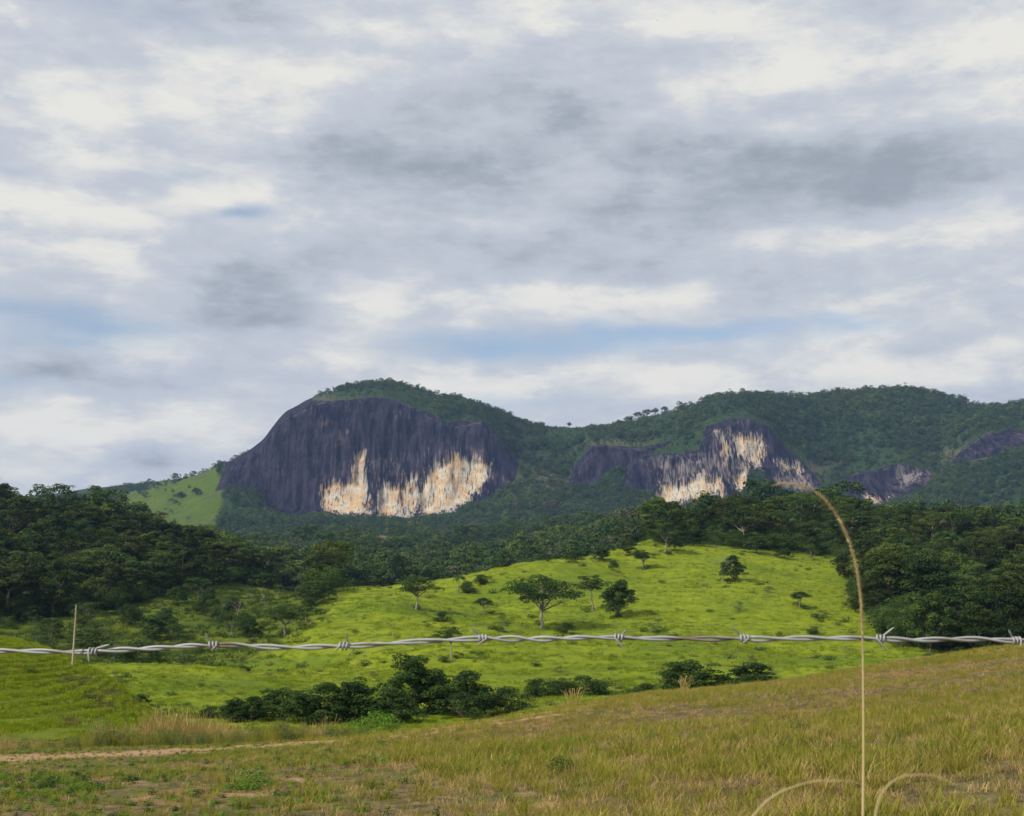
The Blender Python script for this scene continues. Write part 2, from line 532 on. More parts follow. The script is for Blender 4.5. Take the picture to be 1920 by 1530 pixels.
# ------------------------------------------------------------------ the ground sheet
GL = [
    dict(Y=-90.0, z=0.4),
    dict(Y=1.0, z=0.0),
    [(-900, 1530, 13), (0, 1530, 12), (960, 1530, 10), (1920, 1530, 9), (2800, 1510, 9)],
    [(-900, 1440, 25), (0, 1412, 26), (300, 1402, 27), (650, 1385, 29), (850, 1362, 31), (1100, 1322, 34),
     (1200, 1300, 35), (1350, 1287, 36), (1500, 1270, 36), (1700, 1238, 36), (1920, 1205, 36), (2320, 1150, 36), (2900, 1120, 36)],
    [(-900, 1420, 38), (0, 1396, 38), (300, 1404, 38), (650, 1412, 38), (850, 1400, 40), (1100, 1360, 43),
     (1350, 1325, 45), (1500, 1310, 45), (1700, 1280, 46), (1920, 1245, 46), (2900, 1170, 46)],
    [(-900, 1110, 72), (-300, 1150, 72), (0, 1197, 70), (60, 1208, 69), (120, 1231, 68), (200, 1272, 66), (260, 1318, 64),
     (300, 1345, 63), (350, 1385, 62), (450, 1410, 62), (650, 1410, 62), (900, 1390, 64), (1200, 1345, 66), (1500, 1330, 68), (1920, 1290, 70), (2900, 1230, 70)],
    [(-900, 1300, 92), (0, 1330, 92), (200, 1335, 90), (300, 1345, 88), (450, 1352, 88), (650, 1352, 88), (900, 1342, 90),
     (1100, 1318, 92), (1300, 1310, 94), (1500, 1300, 96), (1920, 1270, 96), (2900, 1250, 96)],
    [(-900, 1230, 126), (0, 1262, 126), (190, 1252, 126), (300, 1251, 126), (420, 1258, 126), (500, 1272, 124), (620, 1288, 120),
     (760, 1290, 118), (900, 1290, 120), (1100, 1290, 122), (1300, 1284, 126), (1500, 1278, 128), (1700, 1262, 130), (1920, 1255, 130), (2900, 1240, 130)],
    [(-900, 1240, 156), (0, 1282, 156), (190, 1282, 156), (300, 1278, 156), (420, 1266, 156), (500, 1254, 154), (620, 1234, 152),
     (760, 1214, 152), (900, 1208, 154), (1100, 1212, 154), (1300, 1222, 156), (1500, 1228, 158), (1700, 1238, 158), (1920, 1235, 158), (2900, 1220, 158)],
    [(-900, 1170, 200), (0, 1205, 200), (190, 1208, 200), (300, 1205, 200), (420, 1196, 200), (500, 1186, 198), (620, 1160, 196),
     (760, 1142, 196), (900, 1142, 198), (1000, 1140, 200), (1200, 1128, 204), (1400, 1124, 208), (1600, 1138, 210), (1750, 1160, 210), (1920, 1168, 210), (2900, 1150, 210)],
    [(-900, 1100, 240), (0, 1135, 240), (190, 1140, 240), (300, 1142, 240), (420, 1142, 240), (520, 1132, 238), (620, 1113, 236),
     (740, 1111, 236), (850, 1100, 240), (950, 1084, 250), (1050, 1060, 264), (1150, 1034, 276), (1240, 1018, 286), (1400, 1026, 290),
     (1560, 1040, 290), (1700, 1060, 290), (1920, 1075, 290), (2900, 1060, 290)],
    [(-900, 920, 335), (0, 965, 335), (100, 972, 335), (200, 992, 335), (300, 1024, 335), (400, 1068, 335), (500, 1100, 335), (620, 1126, 335),
     (900, 1118, 335), (1100, 1075, 335), (1200, 1024, 335), (1280, 1004, 335), (1400, 994, 335), (1500, 988, 335), (1600, 998, 335), (1700, 1010, 335), (1920, 1020, 335), (2900, 1000, 335)],
    [(-900, 960, 430), (0, 1010, 430), (300, 1060, 430), (500, 1098, 430), (700, 1102, 430), (1000, 1092, 430), (1240, 1052, 430), (1500, 1030, 430), (1920, 1035, 430), (2900, 1020, 430)],
    [(-900, 970, 540), (0, 1020, 540), (300, 1055, 540), (500, 1082, 540), (700, 1086, 540), (900, 1072, 540), (1100, 1044, 540), (1240, 1034, 540), (1500, 1022, 540), (1920, 1030, 540), (2900, 1010, 540)],
    [(-900, 1000, 740), (300, 1040, 740), (500, 1054, 740), (620, 1046, 740), (700, 1040, 740), (800, 1048, 740), (950, 1040, 740), (1100, 1018, 740), (1240, 1012, 740), (1500, 1005, 740), (1920, 1020, 740), (2900, 1000, 740)],
    [(-900, 1010, 1000), (300, 1030, 1000), (500, 1022, 1000), (620, 1008, 1000), (720, 1006, 1000), (850, 1022, 1000), (1000, 1016, 1000), (1240, 1004, 1000), (1920, 1010, 1000), (2900, 1000, 1000)],
    [(-900, 1050, 1450), (2900, 1030, 1450)],
    [(-900, 1120, 6000), (2900, 1120, 6000)],
    [(-900, 1127, 14000), (2900, 1127, 14000)],
]


def ground_z(X, Y, rough=True):
    X = np.atleast_1d(np.asarray(X, float)); Y = np.atleast_1d(np.asarray(Y, float))
    px = 960 + X / np.maximum(Y, 9.0) * F
    z = np.empty_like(X)
    for i in range(0, len(X), 60000):
        s = slice(i, i + 60000)
        z[s] = loft_eval(GL, px[s], Y[s])
    if rough:
        near = 1 - sstep(Y, 30, 60)
        z = z + near * (0.05 * fbm(X * 0.8, Y * 0.8, 3, 3) + 0.09 * fbm(X * 0.22, Y * 0.22, 5, 2)) * sstep(Y, 3, 9)
        far = sstep(Y, 45, 120)
        z = z + far * (0.35 * fbm(X * 0.10, Y * 0.10, 7, 4)) * np.clip(Y / 200, 0.3, 2.5)
        z = z + sstep(Y, 430, 800) * (1 - sstep(Y, 1100, 1350)) * 9.0 * fbm(X * 0.009, Y * 0.007, 15, 3)
        z = z + sstep(Y, 128, 165) * (1 - sstep(Y, 250, 285)) * 2.4 * fbm(X * 0.040, Y * 0.028, 17, 2)
        # cattle terraces stepping along the contours of the hill pastures
        hill = sstep(Y, 40, 52) * (1 - sstep(Y, 300, 330))
        per = np.where(Y < 85, 0.17, np.where(Y < 110, 0.42, 0.9))
        ph = z / per + 0.8 * fbm(X * 0.15, Y * 0.15, 11, 3)
        z = z + hill * per * np.where(Y < 85, 0.24, 0.18) * np.sin(2 * pi * ph)
    return z


def proj(X, Y, Z):
    return 960 + X / Y * F, HOR - (Z - ZC) / Y * F


TRAIL = [(-900, 1440), (0, 1418), (200, 1412), (400, 1402), (650, 1386), (850, 1363), (1000, 1340), (1100, 1323), (1170, 1308)]
WOODS = [   # woodland floor, outlined by where the trees root
    [(-900, 1166), (0, 1166), (120, 1158), (230, 1140), (330, 1112), (430, 1096), (520, 1104), (620, 1112), (640, 1098), (-900, 800)],
    [(1225, 1022), (1300, 1016), (1400, 1030), (1560, 1044), (1600, 1075), (1610, 1150), (1660, 1178), (1680, 1215), (1800, 1240), (2900, 1240), (2900, 900), (1225, 900)],
]
rowsY = np.concatenate([np.arange(-80, 0, 8.0), np.arange(0, 8, 1.0), np.arange(8, 40, 0.17),
                        np.geomspace(40, 110, 190, endpoint=False), np.geomspace(110, 340, 170, endpoint=False),
                        np.geomspace(340, 1500, 60, endpoint=False), np.geomspace(1500, 13900, 14)])
cols = np.concatenate([np.linspace(-1.6, -0.50, 16, endpoint=False), np.linspace(-0.50, 0.50, 400, endpoint=False), np.linspace(0.50, 1.6, 17)])
RY, CX = np.meshgrid(rowsY, cols, indexing='ij')
GX = CX * np.maximum(RY, 14.0)
gx, gy = GX.ravel(), RY.ravel()
gz = ground_z(gx, gy)
me = new_mesh('ground', np.stack([gx, gy, gz], 1), grid_faces(*RY.shape)[:, ::1], M['ground'], True)
ppx, ppy = proj(gx, np.maximum(gy, 1.0), gz)
tl = np.array(TRAIL, float)
trail = np.exp(-((ppy - pchip(tl[:, 0], tl[:, 1], ppx) - 3) / 6.5) ** 2) * (gy < 40) * (gy > 15) * (1 - sstep(ppx, 1080, 1190))
spot = lambda a, b, ra, rb: np.exp(-((ppx - a) / ra) ** 2 - ((ppy - b) / rb) ** 2) * (gy < 44)
for s_ in ((1890, 1217, 45, 9), (560, 1462, 60, 9), (460, 1492, 70, 8), (250, 1495, 60, 9), (1030, 1510, 60, 14), (1000, 1488, 60, 10), (1900, 1430, 30, 12), (240, 1468, 60, 7), (1160, 1303, 60, 6), (40, 1425, 90, 12)):
    trail = np.maximum(trail, 0.62 * spot(*s_))
set_attr(me, 'trail', trail)
edge = 37 + 2.0 * fbm(gx * 0.3, gy * 0.3, 31, 3)
turf = 1 - sstep(gy, edge, edge + 2.5)
set_attr(me, 'turf', turf)
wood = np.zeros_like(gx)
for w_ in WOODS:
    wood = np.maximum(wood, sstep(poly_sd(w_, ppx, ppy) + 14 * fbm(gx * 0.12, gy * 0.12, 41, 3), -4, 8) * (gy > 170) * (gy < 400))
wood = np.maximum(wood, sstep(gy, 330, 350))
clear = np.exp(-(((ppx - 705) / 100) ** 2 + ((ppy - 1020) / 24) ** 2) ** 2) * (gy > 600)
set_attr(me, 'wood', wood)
set_attr(me, 'clearing', np.clip(clear * 1.3, 0, 1))
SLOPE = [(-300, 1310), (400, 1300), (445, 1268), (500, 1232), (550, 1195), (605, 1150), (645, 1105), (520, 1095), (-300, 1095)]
weedy_shade = sstep(poly_sd(SLOPE, ppx, ppy) + 38 * fbm(gx * 0.07, gy * 0.07, 43, 4), -8, 26) * (gy > 140) * (gy < 330)  # left slope outline: weeds plus its shade, painted as darker green
set_attr(me, 'weedy_shade', weedy_shade * 0.68)
set_attr(me, 'grazed', sstep(poly_sd([(-900, 1100), (0, 1195), (120, 1230), (210, 1278), (330, 1370), (330, 1420), (-900, 1420)], ppx, ppy), -4, 6) * (gy > 39) * (gy < 82))
tag(obj('ground', me), kind='structure')

# ------------------------------------------------------------------ the mountains
ML = [
    [(-900, 1060, 1150), (2900, 1050, 1150)],
    [(-900, 1030, 1300), (200, 1000, 1300), (300, 998, 1300), (420, 996, 1300), (600, 994, 1300), (760, 996, 1300), (900, 990, 1300), (1200, 984, 1300), (1500, 972, 1300), (1920, 985, 1300), (2900, 975, 1300)],
    [(-900, 1020, 1470), (0, 995, 1470), (200, 962, 1470), (300, 950, 1470), (390, 925, 1470), (430, 914, 1470), (470, 912, 1475), (510, 945, 1470), (600, 968, 1460), (680, 972, 1455), (760, 974, 1455), (820, 966, 1460),
     (870, 948, 1470), (920, 928, 1480), (970, 905, 1490), (1010, 895, 1500), (1060, 902, 1500), (1110, 906, 1490), (1170, 912, 1480), (1220, 925, 1470), (1245, 948, 1465), (1300, 934, 1465), (1350, 926, 1465), (1400, 916, 1465),
     (1440, 905, 1465), (1500, 922, 1465), (1560, 920, 1470), (1610, 940, 1470), (1650, 948, 1470), (1700, 924, 1475), (1760, 890, 1480), (1850, 860, 1490), (1920, 838, 1495), (2200, 830, 1500), (2900, 830, 1500)],
    [(-900, 1015, 1545), (0, 988, 1545), (200, 944, 1545), (300, 920, 1545), (390, 893, 1540), (432, 869, 1535), (490, 834, 1530), (530, 788, 1535), (560, 769, 1540), (620, 751, 1545), (690, 742, 1550), (740, 752, 1550), (800, 775, 1550),
     (860, 784, 1548), (905, 791, 1540), (945, 828, 1540), (975, 866, 1540), (1010, 872, 1545), (1060, 878, 1545), (1085, 855, 1540), (1115, 832, 1540), (1180, 838, 1540), (1230, 828, 1540), (1290, 822, 1540), (1325, 800, 1535), (1360, 788, 1532),
     (1400, 788, 1532), (1440, 800, 1535), (1470, 832, 1535), (1505, 862, 1535), (1545, 888, 1535), (1600, 890, 1540), (1650, 880, 1540), (1700, 872, 1540), (1760, 872, 1545), (1800, 838, 1550), (1850, 815, 1555), (1920, 803, 1560), (2200, 790, 1560), (2900, 780, 1560)],
    [(-900, 1010, 1760), (0, 978, 1760), (120, 955, 1760), (200, 936, 1750), (240, 926, 1740), (300, 912, 1730), (390, 886, 1720), (430, 870, 1700), (490, 833, 1680), (540, 778, 1680), (600, 751, 1700), (650, 736, 1720), (700, 728, 1740), (760, 731, 1750),
     (800, 743, 1750), (860, 758, 1750), (940, 782, 1750), (1000, 800, 1750), (1060, 806, 1750), (1120, 806, 1760), (1160, 800, 1760), (1220, 786, 1760), (1290, 772, 1770), (1350, 757, 1780), (1450, 752, 1790), (1540, 747, 1800), (1600, 741, 1800), (1680, 736, 1800),
     (1740, 743, 1800), (1800, 758, 1790), (1850, 775, 1780), (1900, 768, 1790), (1960, 756, 1800), (2300, 745, 1800), (2900, 740, 1800)],
    [(-900, 1060, 2300), (600, 900, 2300), (1000, 930, 2300), (1700, 900, 2300), (2900, 900, 2300)],
    [(-900, 1130, 3600), (2900, 1130, 3600)],
]
pxc = np.concatenate([np.linspace(-850, -100, 30, endpoint=False), np.arange(-100, 2020, 2.6), np.linspace(2020, 2850, 34)])
tt = np.concatenate([np.linspace(0, 1, 12, endpoint=False), np.linspace(1, 2, 46, endpoint=False), np.linspace(2, 3, 130, endpoint=False),
                     np.linspace(3, 4, 70, endpoint=False), np.linspace(4, 5, 14, endpoint=False), np.linspace(5, 6, 6)])
YK = np.array([pchip(np.array(L)[:, 0], np.array(L)[:, 2], pxc) for L in ML])
ki = np.clip(tt.astype(int), 0, len(ML) - 2); fr = (tt - ki)[:, None]
MY = YK[ki] * (1 - fr) + YK[ki + 1] * fr
PXG = np.broadcast_to(pxc, MY.shape)
my = MY.ravel(); mpx = PXG.ravel().astype(float)
mz = np.empty_like(my)
for i in range(0, len(my), 60000):
    mz[i:i + 60000] = loft_eval(ML, mpx[i:i + 60000], my[i:i + 60000])
mx = (mpx - 960) / F * my
mpy = HOR - (mz - ZC) / my * F
R_DOME = [(404, 922), (424, 866), (480, 826), (516, 784), (548, 758), (585, 748), (620, 746), (690, 740), (735, 748), (770, 764), (805, 778), (840, 788), (866, 783), (905, 790), (945, 828),
          (974, 868), (968, 905), (932, 925), (892, 937), (852, 956), (800, 970), (740, 978), (680, 974), (600, 973), (540, 972), (505, 955), (490, 925), (470, 912), (440, 912)]
R_LOBE = [(1066, 902), (1078, 868), (1108, 834), (1150, 832), (1200, 838), (1262, 820), (1265, 830), (1205, 852), (1178, 878), (1150, 876), (1108, 908)]
R_TOWER = [(1168, 916), (1172, 874), (1200, 852), (1260, 846), (1310, 836), (1325, 800), (1358, 787), (1400, 786), (1440, 800), (1470, 832), (1500, 860), (1530, 888), (1550, 925), (1500, 935), (1445, 915), (1432, 886),
           (1404, 880), (1394, 918), (1350, 930), (1300, 938), (1248, 955), (1232, 935), (1215, 925)]
R_SLAB = [(1566, 905), (1610, 888), (1640, 880), (1700, 872), (1752, 880), (1742, 905), (1690, 932), (1640, 952), (1600, 940), (1570, 925)]
R_EAST = [(1778, 870), (1800, 840), (1850, 815), (1920, 803), (2050, 795), (2050, 838), (1920, 836), (1870, 848), (1820, 860)]
en = 9 * fbm(mx * 0.035, mz * 0.035, 51, 4)
rsd = np.full_like(mpx, -99.0)
for R_ in (R_DOME, R_LOBE, R_TOWER, R_SLAB, R_EAST):
    rsd = np.maximum(rsd, poly_sd(R_, mpx, mpy))
rsd = rsd + en * 0.6
front = (my < np.where(mpx < 575, 1705, 1640))
rock = np.where(front, np.clip(0.5 + rsd / 8.0, 0, 1), 0)
P_PALE = [
    [(603, 972), (601, 912), (625, 900), (664, 903), (666, 850), (684, 850), (686, 895), (693, 930), (691, 966), (660, 974)],
    [(713, 966), (710, 925), (716, 905), (742, 912), (754, 908), (757, 888), (782, 892), (783, 955), (765, 976), (735, 970)],
    [(789, 965), (787, 905), (800, 893), (812, 868), (824, 872), (838, 862), (852, 850), (880, 858), (921, 866), (921, 895), (896, 925), (872, 946), (835, 962), (808, 970)],
    [(1378, 818), (1400, 812), (1424, 820), (1430, 882), (1412, 882), (1395, 850), (1380, 852)],
    [(1350, 812), (1364, 808), (1370, 850), (1356, 868)],
    [(1240, 955), (1243, 910), (1285, 905), (1315, 892), (1352, 900), (1352, 928), (1300, 936)],
    [(1376, 896), (1397, 888), (1396, 918), (1378, 920)],
    [(1610, 948), (1622, 930), (1664, 936), (1650, 952)],
    [(1456, 862), (1490, 868), (1500, 885), (1470, 882)],
]
psd = np.full_like(mpx, -99.0)
for P_ in P_PALE:
    psd = np.maximum(psd, poly_sd(P_, mpx, mpy))
pale = np.clip(0.30 + psd / 22.0, -2.0, 0.80)
grey = np.clip(0.5 + poly_sd([(1440, 930), (1455, 880), (1520, 885), (1550, 925)], mpx, mpy) / 40, 0, 1)
grey = np.maximum(grey, np.clip(0.5 + poly_sd([(1670, 920), (1685, 876), (1752, 882), (1740, 908)], mpx, mpy) / 40, 0, 1))
grey = np.maximum(grey, 0.75 * np.clip(0.5 + poly_sd([(1190, 852), (1330, 830), (1360, 790), (1400, 800), (1440, 880), (1390, 915), (1240, 930)], mpx, mpy) / 60, 0, 1))
grey = np.maximum(grey, 0.5 * np.clip(0.5 + poly_sd([(600, 970), (600, 880), (680, 840), (860, 820), (930, 860), (930, 920), (800, 970)], mpx, mpy) / 60, 0, 1))
ledge_l = np.array([(400, 1300), (530, 789), (600, 757), (680, 742), (740, 748), (800, 783), (850, 800), (905, 792), (960, 848), (975, 870), (1080, 850), (1110, 834), (1180, 840), (1230, 846), (1300, 830), (1400, 786), (1460, 806), (1500, 850), (1540, 885), (1600, 890), (1760, 872), (1850, 815), (1920, 803)], float)
ledge = np.exp(-((mpy - np.interp(mpx, ledge_l[:, 0], ledge_l[:, 1])) / 3.5) ** 2) * 0.75
ledge = np.maximum(ledge, np.exp(-((mpy - np.interp(mpx, [680, 720, 760, 800, 850], [772, 780, 784, 782, 780])) / 2.5) ** 2) * 0.6 * ((mpx > 680) & (mpx < 850)))
lawn = sstep(poly_sd([(150, 1010), (215, 930), (300, 900), (405, 870), (418, 900), (405, 1000), (300, 1010)], mpx, mpy) + en, -3, 6)
scrub = np.maximum.reduce([np.exp(-((mpx - 1020) / 45) ** 2 - ((mpy - 905) / 22) ** 2), np.exp(-((mpx - 1520) / 26) ** 2 - ((mpy - 880) / 14) ** 2),
                           0.8 * np.exp(-((mpx - 600) / 70) ** 2 - ((mpy - 748) / 9) ** 2), 0.9 * np.exp(-((mpx - 1790) / 60) ** 2 - ((mpy - 850) / 14) ** 2), 0.9 * np.exp(-((mpx - 1150) / 60) ** 2 - ((mpy - 828) / 7) ** 2)]) * front
# relief: ribs and gullies on the cliffs, soft hummocks elsewhere
rk = sstep(rsd, -1, 16) * front
rib = 15.0 * fbm(mx * 0.024, mz * 0.006 + my * 0.002, 61, 4) + 3.2 * fbm(mx * 0.10, mz * 0.018, 63, 3) + 6.0 * fbm(mx * 0.022, mz * 0.035, 65, 4)
under = -4.0 * sstep(psd, -4, 10)          # the clean rock lies in a shallow overhung recess
ny = my - rk * (rib + under)
nx = (mpx - 960) / F * ny
nz = mz + (1 - rk) * sstep(1640 - my, 0, 80) * (7.0 * fbm(mx * 0.014, my * 0.014, 67, 4)) + (1 - rk) * 3.0 * fbm(mx * 0.03, my * 0.03, 68, 3) + rk * 1.0 * fbm(mx * 0.05, mz * 0.05, 69, 3)
me = new_mesh('mountain', np.stack([nx, ny, nz], 1), grid_faces(*MY.shape), M['mountain'], True)
for nm_, ar_ in (('rock', rock), ('pale', pale), ('ledge', ledge), ('grey', grey), ('lawn', lawn), ('scrub', scrub)):
    set_attr(me, nm_, ar_)
tag(obj('mountain', me), kind='structure')
MTN = dict(rsd=rsd.reshape(MY.shape), x=nx.reshape(MY.shape), y=ny.reshape(MY.shape), z=nz.reshape(MY.shape), rock=rock.reshape(MY.shape), lawn=lawn.reshape(MY.shape), scrub=scrub.reshape(MY.shape),
           px=mpx.reshape(MY.shape), py=mpy.reshape(MY.shape))


# ------------------------------------------------------------------ plant builders
def tube(paths, sides=6):
    """tapered tubes: every path is (points, radii)"""
    V = []; Fc = []; off = 0
    for pts, rad in paths:
        pts = np.asarray(pts, float); n = len(pts)
        tan = np.gradient(pts, axis=0); tan /= np.linalg.norm(tan, axis=1)[:, None] + 1e-9
        ref = np.array([1.0, 0, 0]) if abs(tan[0][0]) < 0.8 else np.array([0, 1.0, 0])
        for i in range(n):
            a = np.cross(tan[i], ref); a /= np.linalg.norm(a) + 1e-9
            b_ = np.cross(tan[i], a)
            ref = np.cross(a, tan[i])
            th = np.arange(sides) * 2 * pi / sides
            V.append(pts[i] + rad[i] * (np.cos(th)[:, None] * a + np.sin(th)[:, None] * b_))
        for i in range(n - 1):
            j = np.arange(sides); k = (j + 1) % sides
            Fc.append(np.stack([off + i * sides + j, off + i * sides + k, off + (i + 1) * sides + k, off + (i + 1) * sides + j], 1))
        off += n * sides
    return np.concatenate(V), np.concatenate(Fc)


def leaf_cloud(rng, P, N, size, aspect=0.6, jit=0.35):
    """diamond leaves at points P facing roughly N"""
    n = len(P)
    N = N + rng.normal(0, 0.55, (n, 3)); N /= np.linalg.norm(N, axis=1)[:, None] + 1e-9
    A = np.cross(N, rng.normal(0, 1, (n, 3))); A /= np.linalg.norm(A, axis=1)[:, None] + 1e-9
    B = np.cross(N, A)
    s = size * rng.uniform(1 - jit, 1 + jit, n)[:, None]
    V = np.stack([P - A * s * 0.5, P + B * s * aspect * 0.5 + N * s * 0.08, P + A * s * 0.5, P - B * s * aspect * 0.5 + N * s * 0.08], 1).reshape(-1, 3)
    Fc = np.arange(4 * n).reshape(n, 4)
    return V, Fc


def make_tree(seed, H=8.0, W=7.0, th=0.35, nl=6, ncl=60, nleaf=6000, leaf=0.24, flat=0.55, gap=0.0, top=0.0, lean=0.0, tr=0.022, leafmat='leaf_forest', bark='bark', stems=1, fill=0.72, dome=False):
    """returns (trunk mesh, crown mesh) of one tree of height H and crown width W"""
    rng = np.random.default_rng(seed)
    fork = np.array([lean * H * 0.25 + rng.normal(0, 0.02) * H, rng.normal(0, 0.02) * H, th * H])
    cz0, cz1 = max(th * 0.8, 0.04) * H, H
    # clump centres in an uneven crown volume, mostly on its outer shell
    C = []
    ph = rng.uniform(0, 6.28, 4)
    while len(C) < ncl:
        d = rng.normal(0, 1, 3); d /= np.linalg.norm(d)
        r = rng.uniform(0.25, 1.0) ** 0.45
        if dome:
            d[2] = abs(d[2]) * 2 - 1
        lobe = 0.78 + 0.22 * sin(3 * math.atan2(d[1], d[0]) + ph[0]) + 0.16 * sin(5 * math.atan2(d[1], d[0]) + ph[1] + 2 * d[2])
        c = np.array([d[0] * W / 2 * r * lobe, d[1] * W / 2 * r * lobe, 0])
        zz = d[2] * r
        if top:
            zz = zz * (1 - top) + top * (0.75 - 0.9 * (np.hypot(c[0], c[1]) / (W / 2)) ** 2)
        c[2] = (cz0 + cz1) / 2 + zz * (cz1 - cz0) / 2 * 0.9
        if gap and math.sin(d[0] * 5 + ph[2]) * math.sin(d[1] * 5 + ph[3]) + 0.6 * math.sin(zz * 6 + ph[0]) > 1.0 - gap:
            continue
        c[:2] += fork[:2] * 1.0 + lean * H * 0.12
        C.append(c)
    C = np.array(C)
    paths = []
    r0 = tr * H
    for s in range(stems):
        b0 = np.array([0, 0, -0.04 * H]) if stems == 1 else np.array([rng.normal(0, .06) * W, rng.normal(0, .06) * W, -0.04 * H])
        t = np.linspace(0, 1, 6)[:, None]
        pts = b0 * (1 - t) + fork * t + np.concatenate([rng.normal(0, 0.012 * H, (6, 2)), np.zeros((6, 1))], 1) * (t * (1 - t) * 4)
        paths.append((pts, r0 * np.linspace(1.15, 0.72, 6)))
    order = rng.permutation(len(C))
    main = C[order[:nl]]
    for c in main:
        t = np.linspace(0, 1, 6)[:, None]
        up = np.array([0, 0, (c[2] - fork[2]) * 0.28])
        pts = fork * (1 - t) + c * t + up * (t * (1 - t)) + rng.normal(0, 0.012 * H, (6, 3)) * (t * (1 - t) * 3)
        paths.append((pts, r0 * 0.62 * np.linspace(1, 0.18, 6)))
    for c in C[order[nl:nl + nl * 3]]:
        k = np.argmin(np.linalg.norm(main - c, axis=1))
        st = fork * 0.5 + main[k] * 0.5
        st = st + np.array([0, 0, (main[k][2] - fork[2]) * 0.07])
        t = np.linspace(0, 1, 4)[:, None]
        pts = st * (1 - t) + c * t + rng.normal(0, 0.01 * H, (4, 3)) * (t * (1 - t) * 3)
        paths.append((pts, r0 * 0.30 * np.linspace(1, 0.2, 4)))
    tv, tf = tube(paths, 5)
    rc = W * fill / math.sqrt(ncl) * rng.uniform(0.75, 1.35, len(C))
    k = rng.choice(len(C), nleaf, p=rc ** 2 / (rc ** 2).sum())
    d = rng.normal(0, 1, (nleaf, 3)); d /= np.linalg.norm(d, axis=1)[:, None]
    d[:, 2] = np.where(rng.random(nleaf) < 0.7, np.abs(d[:, 2]), d[:, 2])
    rr = rng.uniform(0.3, 1.0, nleaf) ** 0.4
    P = C[k] + d * (rc[k] * rr)[:, None] * np.array([1, 1, flat])
    P[:, 2] = np.maximum(P[:, 2], 0.02 * H)
    N = d * 0.9 + np.array([0, 0, 0.75])
    cx, cyy = P[:, 0].mean(), P[:, 1].mean()
    rad_ = np.percentile(np.hypot(P[:, 0] - cx, P[:, 1] - cyy), 95)
    kx = (W / 2) / rad_; kz = H / P[:, 2].max()
    P = P * np.array([kx, kx, kz]); tv = tv * np.array([kx, kx, kz])
    lv, lf = leaf_cloud(rng, P, N, leaf)
    trunk = new_mesh('trunk', tv, tf, M[bark], True)
    crown = new_mesh('crown', lv, lf, M[leafmat])
    tint = np.clip(rng.normal(0.25, 0.32, len(C))[k] + rng.normal(0, 0.12, nleaf), 0, 1)
    set_attr(crown, 'tint', np.repeat(tint, 4))
    return trunk, crown, H, W


def make_palm(seed, H=9.0):
    rng = np.random.default_rng(seed)
    t = np.linspace(0, 1, 8)[:, None]
    topz = H * 0.74
    pts = np.concatenate([0.3 * t ** 2, 0.1 * t, -0.3 + (topz + 0.3) * t], 1)
    tv, tf = tube([(pts, np.linspace(0.20, 0.13, 8))], 7)
    V = []; Fc = []; off = 0
    for k in range(17):
        a = k * 2.4 + rng.normal(0, 0.2); el_ = rng.uniform(0.25, 1.35)
        L = H * 0.36 * rng.uniform(0.85, 1.15)
        s = np.linspace(0, 1, 13)
        hor = np.cumsum(np.cos(el_ - 2.0 * s)) / 13 * L
        ver = np.cumsum(np.sin(el_ - 2.0 * s)) / 13 * L
        R = np.stack([np.cos(a) * hor, np.sin(a) * hor, ver], 1) + pts[-1]
        side = np.array([-sin(a), cos(a), 0])
        for i in range(1, 13):
            w = H * 0.085 * math.sin(pi * min(1, 0.12 + s[i])) + 0.08
            for sg in (-1, 1):
                tip = R[i] + side * sg * w + np.array([0, 0, -0.45 * w]) + (R[i] - R[i - 1]) * 0.9
                q = [R[i - 1], R[i], tip, tip - (R[i] - R[i - 1]) * 0.5]
                V += q; Fc.append([off, off + 1, off + 2, off + 3]); off += 4
    trunk = new_mesh('trunk', tv, tf, M['bark'], True)
    crown = new_mesh('crown', np.array(V), np.array(Fc), M['leaf_forest'])
    set_attr(crown, 'tint', np.clip(rng.normal(.35, .2, len(V) // 4), 0, 1).repeat(4))
    return trunk, crown, H, H * 0.6


def make_bare(seed, H=8.0):
    rng = np.random.default_rng(seed)
    paths = []

    def grow(p, d, L, r, lev):
        n = 5
        pts = [p]
        for i in range(n - 1):
            d = d + rng.normal(0, 0.13, 3) + np.array([0, 0, 0.05]); d = d / np.linalg.norm(d)
            pts.append(pts[-1] + d * L / (n - 1))
        paths.append((np.array(pts), np.linspace(r, r * 0.5, n)))
        if lev < 4:
            for q in range(3 if lev else 4):
                nd = d + rng.normal(0, 0.5, 3); nd[2] = abs(nd[2]) * 0.8 + 0.15
                grow(pts[-1 if q else -2], nd / np.linalg.norm(nd), L * rng.uniform(0.55, 0.75), r * 0.55, lev + 1)
    grow(np.array([0, 0, -0.3]), np.array([0, 0, 1.0]), H * 0.36, H * 0.018, 0)
    tv, tf = tube(paths, 4)
    return new_mesh('trunk', tv, tf, M['bark'], True), None, H, H * 0.5


